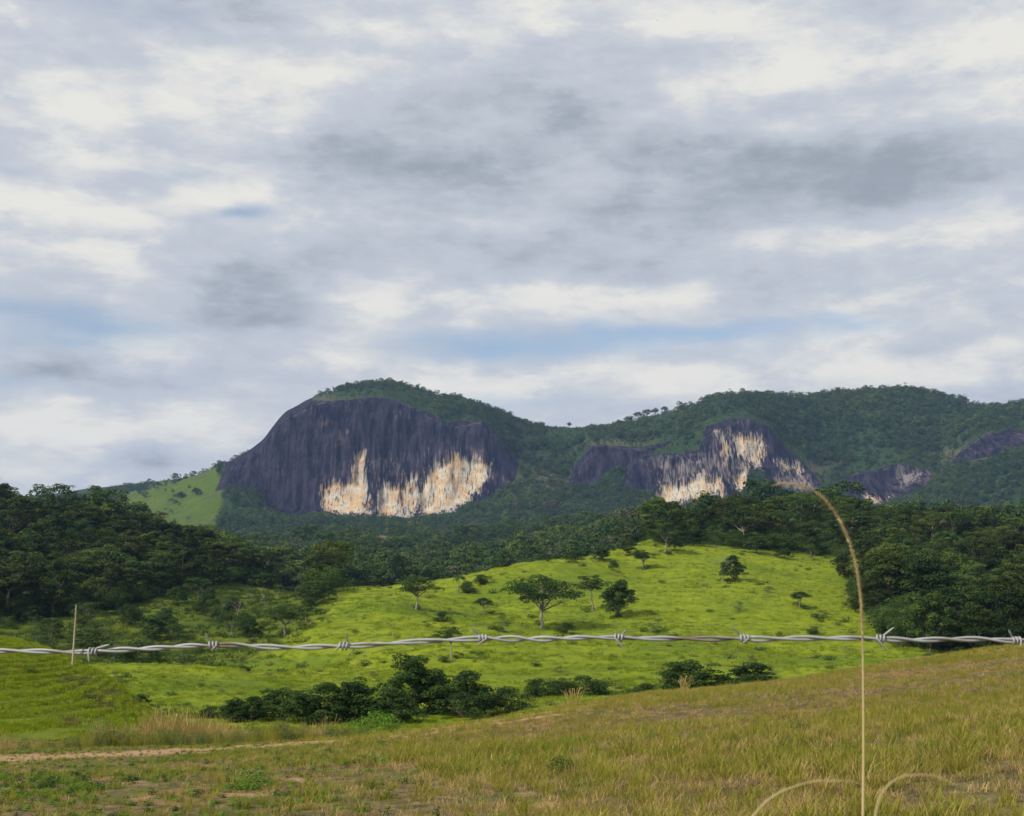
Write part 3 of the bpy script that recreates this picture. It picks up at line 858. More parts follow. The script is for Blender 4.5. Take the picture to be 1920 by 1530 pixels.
RND = random.Random(5)
SPEC = {
    'round': [make_tree(100 + i, 8, 7.5, 0.18, 6, 60, 7500, 0.28, 0.6, leafmat='leaf_forest', bark='bark_dark') for i in range(3)],
    'spread': [make_tree(120 + i, 8, 9.0, 0.34, 8, 54, 7000, 0.26, 0.5, gap=0.25, top=0.3, tr=0.024, lean=0.15 * (i - 1), leafmat='leaf_forest') for i in range(3)],
    'tall': [make_tree(140 + i, 10, 6.2, 0.50, 6, 42, 5200, 0.25, 0.55, gap=0.25, top=0.2, leafmat='leaf_forest', tr=0.016) for i in range(3)],
    'darkround': [make_tree(160 + i, 8, 8.5, 0.08, 6, 80, 9500, 0.30, 0.65, fill=0.85, dome=True, leafmat='leaf_dark', bark='bark_dark') for i in range(4)],
    'darkspread': [make_tree(180 + i, 8, 10.5, 0.30, 9, 60, 8500, 0.26, 0.5, gap=0.25, top=0.3, tr=0.026, leafmat='leaf_dark') for i in range(4)],
    'bush': [make_tree(200 + i, 4, 6.0, 0.05, 5, 50, 5200, 0.20, 0.65, fill=0.85, dome=True, leafmat='leaf_dark', bark='bark_dark', stems=3, tr=0.014) for i in range(2)],
    'brightbush': [make_tree(220, 3, 5.5, 0.05, 5, 44, 3000, 0.17, 0.6, dome=True, leafmat='leaf_bright', bark='bark_dark', stems=3, tr=0.012)],
    'openbush': [make_tree(230 + i, 4, 5.0, 0.12, 6, 26, 1700, 0.16, 0.5, gap=0.4, leafmat='leaf_forest', stems=3, tr=0.012) for i in range(2)],
    'yellow': [make_tree(240, 8, 6.5, 0.30, 6, 40, 4200, 0.25, 0.5, gap=0.3, leafmat='leaf_yellow')],
    'palm': [make_palm(250), make_palm(251)],
    'bare': [make_bare(260), make_bare(261)],
}


def plant(name, label, cat, loc, spec, var=0, H=None, Wd=None, rot=0.0, group=None, tint=None):
    trunk, crown, h0, w0 = SPEC[spec][var % len(SPEC[spec])]
    sz = (H or h0) / h0
    sx = (Wd / w0) if Wd else sz
    r = bpy.data.objects.new(name, None)
    r.empty_display_size = 0.3
    COL.objects.link(r)
    r.location = loc
    r.rotation_euler = (0, 0, rot)
    r.scale = (sx, sx, sz)
    obj('trunk', trunk, r)
    if crown:
        c = obj('crown', crown, r)
        if tint:
            c.color = (*tint, 1)
    tag(r, label, cat, group)
    return r


def hit(px, py, y0, y1):
    """ground point in image column px that shows at row py, between depths y0 and y1"""
    Ys = np.linspace(y0, y1, 400)
    X = (px - 960) / F * Ys
    Z = ground_z(X, Ys)
    q = HOR - (Z - ZC) / Ys * F
    k = np.argmin(np.abs(q - py))
    return np.array([X[k], Ys[k], Z[k]])


# ------------------------------------------------------------------ single trees and shrubs
# name, label, category, base column, base row, depth range, height in px, width in px, kind, variant, rotation
SINGLE = [
    ('spreading_tree', 'large spreading tree with pale forked trunk in the middle of the green pasture', 'tree', 1014, 1178, 150, 240, 102, 152, 'darkspread', 0, 0.3),
    ('slender_tree', 'slim airy tree with pale stems just right of the large spreading pasture tree', 'tree', 1112, 1146, 160, 250, 68, 56, 'tall', 0, 1.0),
    ('round_tree', 'dense dark round tree beside the slim airy tree on the pasture', 'tree', 1160, 1158, 150, 250, 72, 80, 'darkround', 0, 2.0),
    ('sapling', 'narrow green sapling between the spreading tree and the slim airy tree', 'tree', 1081, 1128, 160, 250, 34, 20, 'openbush', 0, 0.5),
    ('leaning_tree', 'pale-trunked leaning tree at the left end of the pasture crest', 'tree', 780, 1142, 160, 245, 62, 78, 'spread', 0, 4.2),
    ('round_shrub', 'small dark round-topped tree left of the large spreading tree', 'tree', 908, 1152, 160, 250, 32, 40, 'darkspread', 1, 0.0),
    ('palm_tree', 'small lone palm on the crest of the green pasture', 'palm', 859, 1113, 180, 260, 40, 30, 'palm', 0, 0.0),
    ('flat_tree', 'flat-topped small tree high on the pasture below the ridge forest', 'tree', 1206, 1066, 180, 290, 36, 52, 'darkspread', 0, 2.1),
    ('edge_tree', 'pale-stemmed tree at the left tip of the ridge forest', 'tree', 1248, 1036, 200, 300, 56, 54, 'spread', 1, 0.6),
    ('dense_shrub', 'dense dark shrub high on the pasture with a bare tree beside it', 'shrub', 1376, 1090, 180, 290, 50, 54, 'darkround', 1, 1.3),
    ('bare_tree', 'thin leafless tree leaning against the dense dark pasture shrub', 'tree', 1356, 1090, 180, 290, 60, 40, 'bare', 0, 0.4),
    ('umbrella_tree', 'tiny dark umbrella-shaped tree alone on the right of the pasture', 'tree', 1499, 1138, 160, 280, 30, 40, 'darkspread', 1, 2.5),
    ('low_shrub', 'low green shrub in the open pasture left of the tiny umbrella tree', 'shrub', 1386, 1148, 160, 280, 22, 28, 'openbush', 1, 1.0),
    ('pasture_shrub', 'leafy shrub below left of the large spreading tree', 'shrub', 944, 1186, 150, 240, 34, 46, 'openbush', 0, 2.0),
    ('wire_tree', 'slim dark tree standing just behind the wire above the gully thicket', 'tree', 848, 1238, 130, 200, 64, 58, 'tall', 1, 0.2),
    ('wispy_tree', 'small wispy tree on the grass slope left of the round-topped tree', 'tree', 830, 1166, 150, 240, 20, 34, 'spread', 2, 0.2),
    ('grey_shrub', 'sparse greyish shrub on the slope right of the dense round tree', 'shrub', 1224, 1185, 150, 250, 30, 46, 'openbush', 1, 0.2),
    ('crest_bush', 'bushy green clump on the pasture crest near the lone palm', 'bush', 876, 1112, 180, 260, 24, 36, 'bush', 0, 0.2),
    ('crest_bush', 'dark bush on the pasture crest right of the lone palm', 'bush', 905, 1096, 180, 270, 20, 40, 'bush', 1, 0.2),
    ('crest_bush', 'largest dark bush on the sloping pasture crest against the valley forest', 'bush', 1018, 1072, 180, 290, 36, 52, 'bush', 0, 1.2),
    ('crest_bush', 'bright bush higher up the sloping crest beside a small sapling', 'bush', 1075, 1056, 180, 290, 26, 44, 'bush', 1, 3.2),
    ('sapling', 'tiny sapling on the upper pasture below the sloping crest', 'tree', 1112, 1056, 180, 290, 20, 16, 'openbush', 0, 3.0),
    ('left_slope_tree', 'broad pale-trunked tree on the shaded grass slope left of the valley', 'tree', 534, 1192, 140, 240, 58, 92, 'spread', 1, 3.4),
    ('dark_shrub', 'dark rounded shrub on the shaded left grass slope', 'shrub', 312, 1188, 150, 260, 50, 46, 'darkround', 0, 3.4),
    ('dark_shrub', 'dark upright shrub on the left slope near pale bare stems', 'shrub', 425, 1176, 150, 260, 44, 40, 'darkround', 1, 0.4),
    ('forked_tree', 'pale forked tree at the lower edge of the left forest', 'tree', 374, 1132, 180, 290, 50, 66, 'spread', 0, 1.4),
    ('slender_tree', 'slender pale-stemmed tree at the right end of the left forest', 'tree', 490, 1128, 180, 290, 54, 50, 'tall', 2, 1.4),
    ('bare_tree', 'thin leafless stems on the left slope beside the upright shrub', 'tree', 448, 1166, 180, 280, 52, 30, 'bare', 1, 1.4),
    ('emergent_tree', 'tall forest tree with thick pale trunk and wide crown in the left forest', 'tree', 195, 1124, 190, 300, 104, 118, 'spread', 2, 0.9),
    ('gully_tree', 'big dark gully tree right beneath the wire, tallest of the thicket', 'tree', 775, 1340, 84, 104, 130, 140, 'darkround', 0, 0.0),
    ('gully_tree', 'dense dark dome-shaped tree at the right end of the gully thicket', 'tree', 874, 1346, 80, 100, 104, 128, 'darkround', 1, 0.7),
    ('gully_tree', 'dark bushy tree left of the tallest gully tree', 'tree', 672, 1352, 78, 98, 98, 130, 'darkround', 2, 2.7),
    ('gully_tree', 'dark loose tree in the middle of the gully thicket', 'tree', 612, 1354, 80, 100, 90, 116, 'darkround', 3, 1.7),
    ('gully_tree', 'low dark tree with pale forked stem in the gully thicket', 'tree', 560, 1354, 80, 100, 76, 100, 'darkround', 0, 2.9),
    ('gully_tree', 'small dark tree with pale thin trunks at the left of the gully thicket', 'tree', 478, 1352, 80, 100, 62, 78, 'darkround', 1, 3.9),
    ('gully_shrub', 'low dark shrub at the far left end of the gully thicket', 'shrub', 425, 1348, 80, 100, 46, 60, 'openbush', 1, 0.9),
    ('gully_shrub', 'small lone shrub at the foot of the left grass mound', 'shrub', 342, 1345, 80, 100, 44, 52, 'openbush', 0, 0.9),
    ('gully_tree', 'dark rounded tree behind and between the two tallest gully trees', 'tree', 822, 1336, 92, 112, 92, 130, 'darkround', 1, 2.0),
    ('gully_tree', 'dark bushy tree just left of the middle of the gully thicket', 'tree', 520, 1345, 90, 110, 70, 110, 'darkround', 0, 4.0),
    ('gully_tree', 'dark tree filling the gap below the tallest gully tree', 'tree', 735, 1354, 74, 92, 80, 120, 'darkround', 3, 4.6),
    ('gully_tree', 'low dark bush tree between the two pale-stemmed gully trees', 'tree', 445, 1352, 84, 104, 58, 90, 'darkround', 0, 5.0),
    ('gully_bush', 'low dark bush right of the dome-shaped gully tree', 'bush', 950, 1334, 80, 104, 62, 96, 'bush', 1, 5.0),
    ('gully_shrub', 'dark low shrub left of the small tree at the thicket end', 'shrub', 392, 1346, 84, 104, 40, 60, 'bush', 0, 1.0),
    ('gully_bush', 'dark bush between the rounded bush and the straw clump', 'bush', 1050, 1304, 84, 110, 44, 80, 'bush', 0, 3.0),
    ('gully_bush', 'low bush right of the straw clump at the gully edge', 'bush', 1145, 1302, 84, 110, 44, 76, 'openbush', 1, 3.0),
    ('gully_bush', 'grey-green low bush above the gully right of the thicket', 'bush', 1032, 1280, 100, 130, 20, 54, 'openbush', 0, 3.0),
    ('pasture_shrub', 'small dark shrub on the upper pasture left of the flat-topped tree', 'shrub', 1150, 1068, 190, 290, 18, 26, 'bush', 0, 3.0),
    ('pasture_shrub', 'low shrub on the pasture between dense shrub and tiny umbrella tree', 'shrub', 1440, 1112, 180, 290, 12, 22, 'openbush', 1, 2.0),
    ('pasture_shrub', 'low dark shrub right of the large spreading tree near the wire', 'shrub', 1062, 1188, 150, 240, 22, 40, 'bush', 1, 2.0),
    ('pasture_shrub', 'small shrub on the grass below the leaning tree', 'shrub', 800, 1178, 150, 240, 16, 28, 'openbush', 1, 4.0),
    ('pasture_shrub', 'wide low weed-like shrub right of the tiny umbrella tree', 'shrub', 1540, 1160, 160, 280, 16, 44, 'openbush', 0, 4.0),
    ('pasture_shrub', 'brownish low shrub right below the tiny umbrella tree', 'shrub', 1525, 1190, 150, 260, 18, 40, 'openbush', 1, 1.0),
    ('bright_bush', 'fresh light green bush in front of the dark gully trees', 'bush', 712, 1366, 58, 72, 54, 110, 'brightbush', 0, 0.9),
    ('bright_bush', 'lower light green bush beside the silvery weeds', 'bush', 655, 1376, 56, 68, 34, 60, 'brightbush', 0, 3.9),
    ('gully_bush', 'rounded dark bush between the thicket and the golden grass clump', 'bush', 1012, 1306, 86, 110, 48, 74, 'bush', 1, 0.1),
    ('gully_bush', 'rounded green bush behind the tall straw clump', 'bush', 1096, 1298, 86, 110, 50, 96, 'bush', 0, 2.1),
    ('crest_shrub', 'low dark shrub at the brow of the dry meadow', 'bush', 1206, 1304, 70, 96, 44, 84, 'bush', 1, 4.1),
    ('crest_shrub', 'dark spreading shrub behind the pinkish dry tuft on the meadow brow', 'bush', 1290, 1304, 70, 96, 84, 150, 'darkround', 0, 4.4),
    ('crest_shrub', 'broad dark shrub at the right of the meadow brow group', 'bush', 1400, 1296, 70, 96, 80, 150, 'darkround', 1, 5.4),
    ('mound_bush', 'dark wide bush half hidden behind the left grass mound under the wire', 'bush', 268, 1262, 132, 160, 66, 110, 'bush', 0, 5.4),
    ('mound_bush', 'dark bush with pale stems beside the wide bush under the wire', 'bush', 345, 1262, 132, 160, 60, 70, 'openbush', 1, 5.4),
    ('ravine_shrub', 'small dark shrub peeking over the brow of the left mound near the straw', 'shrub', 176, 1290, 74, 86, 34, 40, 'bush', 0, 1.0),
    ('ravine_shrub', 'loose green shrub behind the brow halfway down the left mound', 'shrub', 212, 1306, 74, 86, 36, 52, 'openbush', 0, 2.0),
    ('ravine_shrub', 'dark shrub behind the lower brow of the left mound', 'shrub', 262, 1334, 74, 86, 34, 46, 'bush', 1, 3.0),
    ('ravine_shrub', 'leafy shrub at the foot of the left mound brow', 'shrub', 304, 1350, 70, 84, 34, 48, 'openbush', 1, 4.0),
    ('spur_shrub', 'low green shrub on the small grass spur', 'shrub', 218, 1280, 95, 126, 22, 50, 'openbush', 0, 2.2),
    ('spur_shrub', 'tiny shrub on the skyline of the small grass spur', 'shrub', 458, 1262, 110, 150, 14, 24, 'bush', 0, 2.2),
    ('yellow_tree', 'yellow-leaved tree at the crest of the ridge forest behind the bent stalk', 'tree', 1602, 1010, 260, 340, 48, 60, 'yellow', 0, 2.2),
    ('palm_tree', 'tall palm rising out of the right-hand forest', 'palm', 1790, 1076, 230, 320, 78, 46, 'palm', 0, 1.2),
    ('palm_tree', 'leaning palm right of the tall palm in the forest', 'palm', 1842, 1068, 230, 320, 62, 50, 'palm', 1, 2.2),
    ('palm_tree', 'low broad palm at the heart of the right-hand forest', 'palm', 1702, 1130, 210, 320, 52, 56, 'palm', 0, 3.2),
    ('palm_tree', 'small palm half hidden in the left forest', 'palm', 96, 1090, 210, 320, 54, 36, 'palm', 1, 3.9),
    ('bare_tree', 'bare grey tree at the left end of the ridge forest skyline', 'tree', 1238, 1012, 290, 340, 66, 50, 'bare', 1, 0.4),
    ('bare_tree', 'pale dead tree in the right-hand forest', 'tree', 1664, 1080, 240, 320, 46, 44, 'bare', 0, 2.4),
    ('ridge_tree', 'tall rounded tree topping the ridge forest under the bent stalk', 'tree', 1560, 985, 300, 340, 70, 90, 'spread', 1, 5.0),
    ('wall_shrub', 'shrub at the foot of the right-hand forest beside the pasture', 'shrub', 1590, 1136, 190, 290, 34, 44, 'openbush', 1, 5.0),
]
FEET = []
for (nm, lab, cat, px, py, y0, y1, hp, wp, spec, var, rot) in SINGLE:
    p = hit(px, py, y0, y1)
    k = p[1] / F
    if 130 < p[1] < 300 and wp > 30:
        FEET.append((p[0], p[1], wp * k))
    if 'gully' in nm or nm == 'crest_shrub':
        p = p - np.array([0, 0, 0.5])
    plant(nm, lab, cat, p, spec, var, hp * k, wp * k, rot)


rng = np.random.default_rng(404)
SHRUBBY = [(-60, 1240), (40, 1215), (200, 1235), (330, 1240), (440, 1225), (520, 1190), (600, 1150), (620, 1118), (520, 1118), (430, 1112), (300, 1130), (150, 1160), (-60, 1165)]
cnt = 0
while cnt < 44:
    px = rng.uniform(-40, 620); py = rng.uniform(1112, 1240)
    if poly_sd(SHRUBBY, np.array([px]), np.array([py]))[0] < 0 or (rng.random() < (py - 1130) / 220):
        continue
    p = hit(px, py, 158, 285)
    if abs(proj(*p)[1] - py) > 4:
        continue
    k = p[1] / F
    hp = rng.uniform(18, 52)
    sp_ = str(rng.choice(['openbush', 'bush', 'darkround', 'openbush', 'round']))
    how = {'openbush': 'loose leafy', 'bush': 'low dark', 'darkround': 'dense rounded', 'round': 'tree-like green'}[sp_]
    whr = 'close under the forest' if py < 1150 else 'in the middle' if py < 1190 else 'near the wire'
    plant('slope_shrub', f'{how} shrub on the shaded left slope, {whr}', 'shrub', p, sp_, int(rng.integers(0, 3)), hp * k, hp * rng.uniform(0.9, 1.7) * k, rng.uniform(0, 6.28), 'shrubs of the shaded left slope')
    cnt += 1
EDGE = [(1625, 1175), (1660, 1190), (1690, 1215), (1760, 1222), (1600, 1085), (1612, 1110), (1605, 1150), (1575, 1062), (1520, 1050), (1470, 1048), (1420, 1038), (1340, 1030), (1300, 1024), (1265, 1030), (1180, 1042), (1130, 1052), (990, 1085), (930, 1092), (820, 1112), (700, 1120), (660, 1122), (610, 1125), (570, 1130)]
for (px, py) in EDGE:
    p = hit(px, py, 150, 300); k = p[1] / F
    hp = rng.uniform(18, 36)
    plant('edge_shrub', 'leafy shrub along the edge where pasture meets forest', 'shrub', p, rng.choice(['bush', 'openbush', 'round', 'darkround']), int(rng.integers(0, 3)), hp * k, hp * rng.uniform(1.1, 1.8) * k, rng.uniform(0, 6.28), 'shrubs along the forest edge')

# ------------------------------------------------------------------ the two near woods: every tree an object
def wood_points(rng, poly, y0, y1, px0, px1, n, dmin, holes=()):
    """scatter n roots inside an image outline, nearest spacing dmin metres"""
    out = []
    tries = 0
    while len(out) < n and tries < 60:
        tries += 1
        Y = rng.uniform(y0, y1, 1500); px = rng.uniform(px0, px1, 1500)
        X = (px - 960) / F * Y
        Z = ground_z(X, Y)
        py = HOR - (Z - ZC) / Y * F
        ok = poly_sd(poly, px, py) > 0
        for x, y, z in zip(X[ok], Y[ok], Z[ok]):
            if len(out) >= n: break
            if all((x - a) ** 2 + (y - b) ** 2 > dmin ** 2 for a, b, c in out):
                out.append((x, y, z))
    return out


rng = np.random.default_rng(77)
left_pts = wood_points(rng, WOODS[0], 205, 350, -140, 630, 150, 3.9)
right_pts = wood_points(rng, WOODS[1], 190, 352, 1235, 2040, 145, 3.9)
right_pts += wood_points(rng, [(1640, 1160), (1700, 1212), (1800, 1238), (2000, 1240), (2000, 1120), (1640, 1120)], 165, 240, 1640, 2000, 26, 3.0)
KIND_WORD = {'round': 'rounded', 'spread': 'wide-spreading', 'tall': 'slender tall', 'darkround': 'dense dark bushy'}
for pts, lab, grp in ((left_pts, 'left hillside forest', 'trees of the left hillside forest'),
                      (right_pts, 'right ridge forest', 'trees of the right ridge forest')):
    for (x, y, z) in pts:
        spec = str(rng.choice(['round', 'round', 'spread', 'spread', 'tall', 'darkround'] if y > 216 else ['round', 'darkround']))
        h = rng.uniform(5.2, 9.2)
        zone = 'along the crest' if y > 315 else 'on the lower edge' if y < 245 else 'on the middle slope'
        v = rng.uniform(0.5, 1.35); hue = rng.uniform(-0.2, 0.35)
        plant('forest_tree', f'{KIND_WORD[spec]} tree {zone} of the {lab}', 'tree', (x, y, z), spec, int(rng.integers(0, 3)), h, h * rng.uniform(0.8, 1.3), rng.uniform(0, 6.28), grp,
              (v * (1 + max(hue, 0)), v, v * (1 - hue * 0.5)))


# ------------------------------------------------------------------ scattered stuff (instances nobody could count)
def proto_collection(name, meshes):
    c = bpy.data.collections.new(name)
    for m_ in meshes:
        o = bpy.data.objects.new(name, m_)
        c.objects.link(o)
    return c


def scatter(name, P, rotz, scl, idx, coll, label, cat, tilt=None):
    me = bpy.data.meshes.new(name)
    P = np.asarray(P, np.float32)
    me.vertices.add(len(P)); me.vertices.foreach_set('co', P.ravel())
    n = len(P)
    rot = np.zeros((n, 3)); rot[:, 2] = rotz
    if tilt is not None:
        rot[:, :2] = tilt
    scl = np.asarray(scl, float)
    if scl.ndim == 1:
        scl = np.repeat(scl[:, None], 3, 1)
    set_attr(me, 'rot', rot, 'FLOAT_VECTOR'); set_attr(me, 'scl', scl, 'FLOAT_VECTOR'); set_attr(me, 'idx', idx, 'INT')
    me.update()
    o = obj(name, me)
    tag(o, label, cat, None, 'stuff')
    g = bpy.data.node_groups.new(name, 'GeometryNodeTree')
    g.interface.new_socket('Geometry', in_out='INPUT', socket_type='NodeSocketGeometry')
    g.interface.new_socket('Geometry', in_out='OUTPUT', socket_type='NodeSocketGeometry')
    N = g.nodes; L = g.links
    gi = N.new('NodeGroupInput'); go = N.new('NodeGroupOutput')
    ip = N.new('GeometryNodeInstanceOnPoints')
    ci = N.new('GeometryNodeCollectionInfo')
    ci.inputs['Collection'].default_value = coll
    ci.inputs['Separate Children'].default_value = True
    ci.inputs['Reset Children'].default_value = True

    def na(nm, t):
        a = N.new('GeometryNodeInputNamedAttribute'); a.data_type = t
        a.inputs['Name'].default_value = nm
        return a.outputs['Attribute']
    L.new(gi.outputs[0], ip.inputs['Points'])
    L.new(ci.outputs[0], ip.inputs['Instance'])
    ip.inputs['Pick Instance'].default_value = True
    L.new(na('idx', 'INT'), ip.inputs['Instance Index'])
    L.new(na('rot', 'FLOAT_VECTOR'), ip.inputs['Rotation'])
    L.new(na('scl', 'FLOAT_VECTOR'), ip.inputs['Scale'])
    L.new(ip.outputs[0], go.inputs[0])
    md = o.modifiers.new('scatter', 'NODES')
    md.node_group = g
    return o


def joined_tree(*a, **k):
    """far tree: crown only with a short trunk inside one mesh"""
    t, c, h, w = make_tree(*a, **k)
    return c


FAR = proto_collection('far_tree', [joined_tree(300 + i, 8, 7.5 + 1.2 * (i % 3), 0.12 + 0.1 * (i % 2), 5, 18, 330, 0.95, 0.6, leafmat=('leaf_far', 'leaf_far', 'leaf_far', 'leaf_far_light', 'leaf_far_light', 'leaf_far_grey')[i]) for i in range(6)])
MID = proto_collection('valley_tree', [joined_tree(320 + i, 8, 7.5 + (i % 3), 0.15 + 0.1 * (i % 2), 5, 34, 1500, 0.48, 0.55, leafmat=('leaf_far', 'leaf_far', 'leaf_far', 'leaf_far_light', 'leaf_far_light', 'leaf_far_grey')[i]) for i in range(6)])
UND = proto_collection('undergrowth_bush', [joined_tree(340 + i, 4, 6, 0.05, 5, 34, 2200, 0.22, 0.6, leafmat='leaf_forest') for i in range(4)])

def species(x, y, n, f):
    """patches where dark, light or greyish trees prevail"""
    a = fbm(x * f, y * f, 131, 4) + rng.normal(0, 0.22, n)
    return np.where(a > 0.28, rng.integers(3, 5, n), np.where(a < -0.48, 5, rng.integers(0, 3, n)))


# mountain woods
rng = np.random.default_rng(9)
mxg, myg, mzg = MTN['x'], MTN['y'], MTN['z']
r0, r1 = 6, 12 + 46 + 130 + 74
e1 = np.stack([mxg[1:, :-1] - mxg[:-1, :-1], myg[1:, :-1] - myg[:-1, :-1], mzg[1:, :-1] - mzg[:-1, :-1]], -1)
e2 = np.stack([mxg[:-1, 1:] - mxg[:-1, :-1], myg[:-1, 1:] - myg[:-1, :-1], mzg[:-1, 1:] - mzg[:-1, :-1]], -1)
area = np.linalg.norm(np.cross(e1, e2), axis=-1)
wgt = area.copy()
rr_ = MTN['rock'][:-1, :-1]
wgt *= np.where(rr_ > 0.45, 0.0, np.where((MTN['rsd'][:-1, :-1] > -7) & front.reshape(MY.shape)[:-1, :-1], 2.2, 1.0)) * (1 - 0.965 * MTN['lawn'][:-1, :-1]) * (1 - 0.72 * np.clip(MTN['scrub'][:-1, :-1], 0, 1))
pxm = MTN['px'][:-1, :-1]
wgt *= (pxm > -160) & (pxm < 2080)
bare = 0.25 + 0.75 * sstep(fbm(mxg[:-1, :-1] * 0.02, mzg[:-1, :-1] * 0.03, 91, 4), -0.35, 0.1)
wgt *= bare
wgt *= np.where((MTN['y'][:-1, :-1] > 1520) & (pxm > 415), 0.12 + 0.88 * sstep(pxm, 560, 690), 1.0)
wgt[:r0] = 0; wgt[r1:] = 0
NF = 34000
fi = rng.choice(wgt.size, NF, p=(wgt / wgt.sum()).ravel())
ii, jj = np.unravel_index(fi, wgt.shape)
a_, b_ = rng.random(NF)[:, None], rng.random(NF)[:, None]
base = np.stack([mxg[ii, jj], myg[ii, jj], mzg[ii, jj]], 1)
FP = base + e1[ii, jj] * a_ + e2[ii, jj] * b_
upper = MTN['py'][ii, jj] < 830
fs = (0.42 + 0.85 * rng.random(NF) ** 2.2) * (1 + 0.3 * fbm(FP[:, 0] * 0.03, FP[:, 1] * 0.03, 133, 3)) * np.where(upper & (MTN['px'][ii, jj] < 1100), 0.72, 1.0)
fs = np.where((MTN['px'][ii, jj] > 1020) & (MTN['px'][ii, jj] < 1265) & (MTN['py'][ii, jj] < 818), fs * 0.45, fs)
fs = np.where((MTN['rsd'][ii, jj] > -7) & (MTN['y'][ii, jj] < 1640), np.minimum(fs, 0.5) * 0.62, fs)    # low scrub along the cliff edges
FP[:, 2] -= 0.8 * fs
scatter('forest', FP, rng.uniform(0, 6.28, NF), np.stack([fs, fs, fs * rng.uniform(0.75, 1.2, NF)], 1), species(FP[:, 0], FP[:, 1] * 0.6 + FP[:, 2], NF, 0.02), FAR,
        'dense blue-green forest covering the mountain slopes around the cliffs', 'forest')

# valley woods between the pasture and the mountain foot
nV = 15000
Yv = np.exp(rng.uniform(math.log(345), math.log(1330), nV)); pv = rng.uniform(-150, 2080, nV)
Xv = (pv - 960) / F * Yv
Zv = ground_z(Xv, Yv)
pyv = HOR - (Zv - ZC) / Yv * F
keep = rng.random(nV) < np.where(Yv > 600, 1 - 0.98 * np.exp(-(((pv - 705) / 100) ** 2 + ((pyv - 1020) / 24) ** 2) ** 2), 1.0)
keep &= rng.random(nV) < np.clip(Yv / 800, 0.45, 1)
Xv, Yv, Zv = Xv[keep], Yv[keep], Zv[keep]
nV = len(Xv)
vs_ = (0.6 + 0.85 * rng.random(nV) ** 1.6) * (1 + 0.3 * fbm(Xv * 0.02, Yv * 0.02, 135, 3)) * np.where(Yv > 900, 0.8, 1.0)
scatter('woodland', np.stack([Xv, Yv, Zv - 0.5], 1), rng.uniform(0, 6.28, nV), np.stack([vs_, vs_, vs_ * rng.uniform(0.8, 1.25, nV)], 1), species(Xv, Yv, nV, 0.03), MID,
        'dense woodland filling the valley between the pasture and the mountain', 'forest')

# undergrowth in the near woods and bushes on the shaded slope
U = []
for poly, px0, px1, y0, y1, n in ((WOODS[0], -140, 640, 195, 352, 900), (WOODS[1], 1225, 2050, 175, 352, 1000)):
    U += wood_points(rng, poly, y0, y1, px0, px1, n, 1.7)
U += wood_points(rng, [(-100, 1250), (330, 1250), (440, 1225), (520, 1185), (600, 1145), (620, 1112), (-100, 1140)], 160, 290, -100, 620, 45, 1.9)
U = np.array(U)
ft = [(x + rng.normal(0, 0.22) * w, y + rng.normal(0, 0.22) * w) for x, y, w in FEET for q_ in range(4)]
fx, fy = np.array(ft).T
U = np.concatenate([U, np.stack([fx, fy, ground_z(fx, fy)], 1)])
nU = len(U)
us = rng.uniform(0.5, 1.15, nU)
us[:-len(fx)][-45:] *= 0.55
us[-len(fx):] *= 0.22
scatter('undergrowth', U - np.array([0, 0, 0.2]), rng.uniform(0, 6.28, nU), us, rng.integers(0, 4, nU), UND,
        'dark green undergrowth filling the floor of the near forests', 'undergrowth')


# ------------------------------------------------------------------ grasses
def tuft(seed, n, h, spread, width, mat, lean=0.5, seg=3, seedhead=False):
    rng = np.random.default_rng(seed)
    V = []; Fc = []; off = 0
    for k in range(n):
        a = rng.uniform(0, 2 * pi); r = spread * math.sqrt(rng.random())
        p = np.array([r * cos(a), r * sin(a), -0.02])
        a2 = a + rng.normal(0, 0.9); ln = rng.uniform(0.1, 1.0) * lean
        hh = h * rng.uniform(0.5, 1.1)
        w = width * rng.uniform(0.7, 1.3)
        sd = np.array([-sin(a2), cos(a2), 0]); dr = np.array([cos(a2), sin(a2), 0])
        th = rng.uniform(0, pi); sd = cos(th) * sd + sin(th) * dr * 0.6
        for i in range(seg + 1):
            t = i / seg
            c = p + dr * (hh * ln * t * t) + np.array([0, 0, hh * (t - 0.35 * ln * t * t)])
            ww = w * (1 - t) ** 0.7 * 0.5 + 0.0006
            if seedhead and t > 0.6:
                ww = w * 0.7
            V += [c - sd * ww, c + sd * ww]
        for i in range(seg):
            Fc.append([off + 2 * i, off + 2 * i + 1, off + 2 * i + 3, off + 2 * i + 2])
        off += 2 * (seg + 1)
    return new_mesh('grass_tuft', np.array(V), np.array(Fc), M[mat])


def weed(seed, n, r, h, size, mat):
    rng = np.random.default_rng(seed)
    d = rng.normal(0, 1, (n, 3)); d /= np.linalg.norm(d, axis=1)[:, None]; d[:, 2] = abs(d[:, 2])
    P = d * np.array([r, r, h]) * (rng.random(n)[:, None] ** 0.5)
    V, Fc = leaf_cloud(rng, P, d + np.array([0, 0, .7]), size)
    m_ = new_mesh('weed', V, Fc, M[mat])
    set_attr(m_, 'tint', np.repeat(rng.random(n) * 0.5, 4))
    return m_


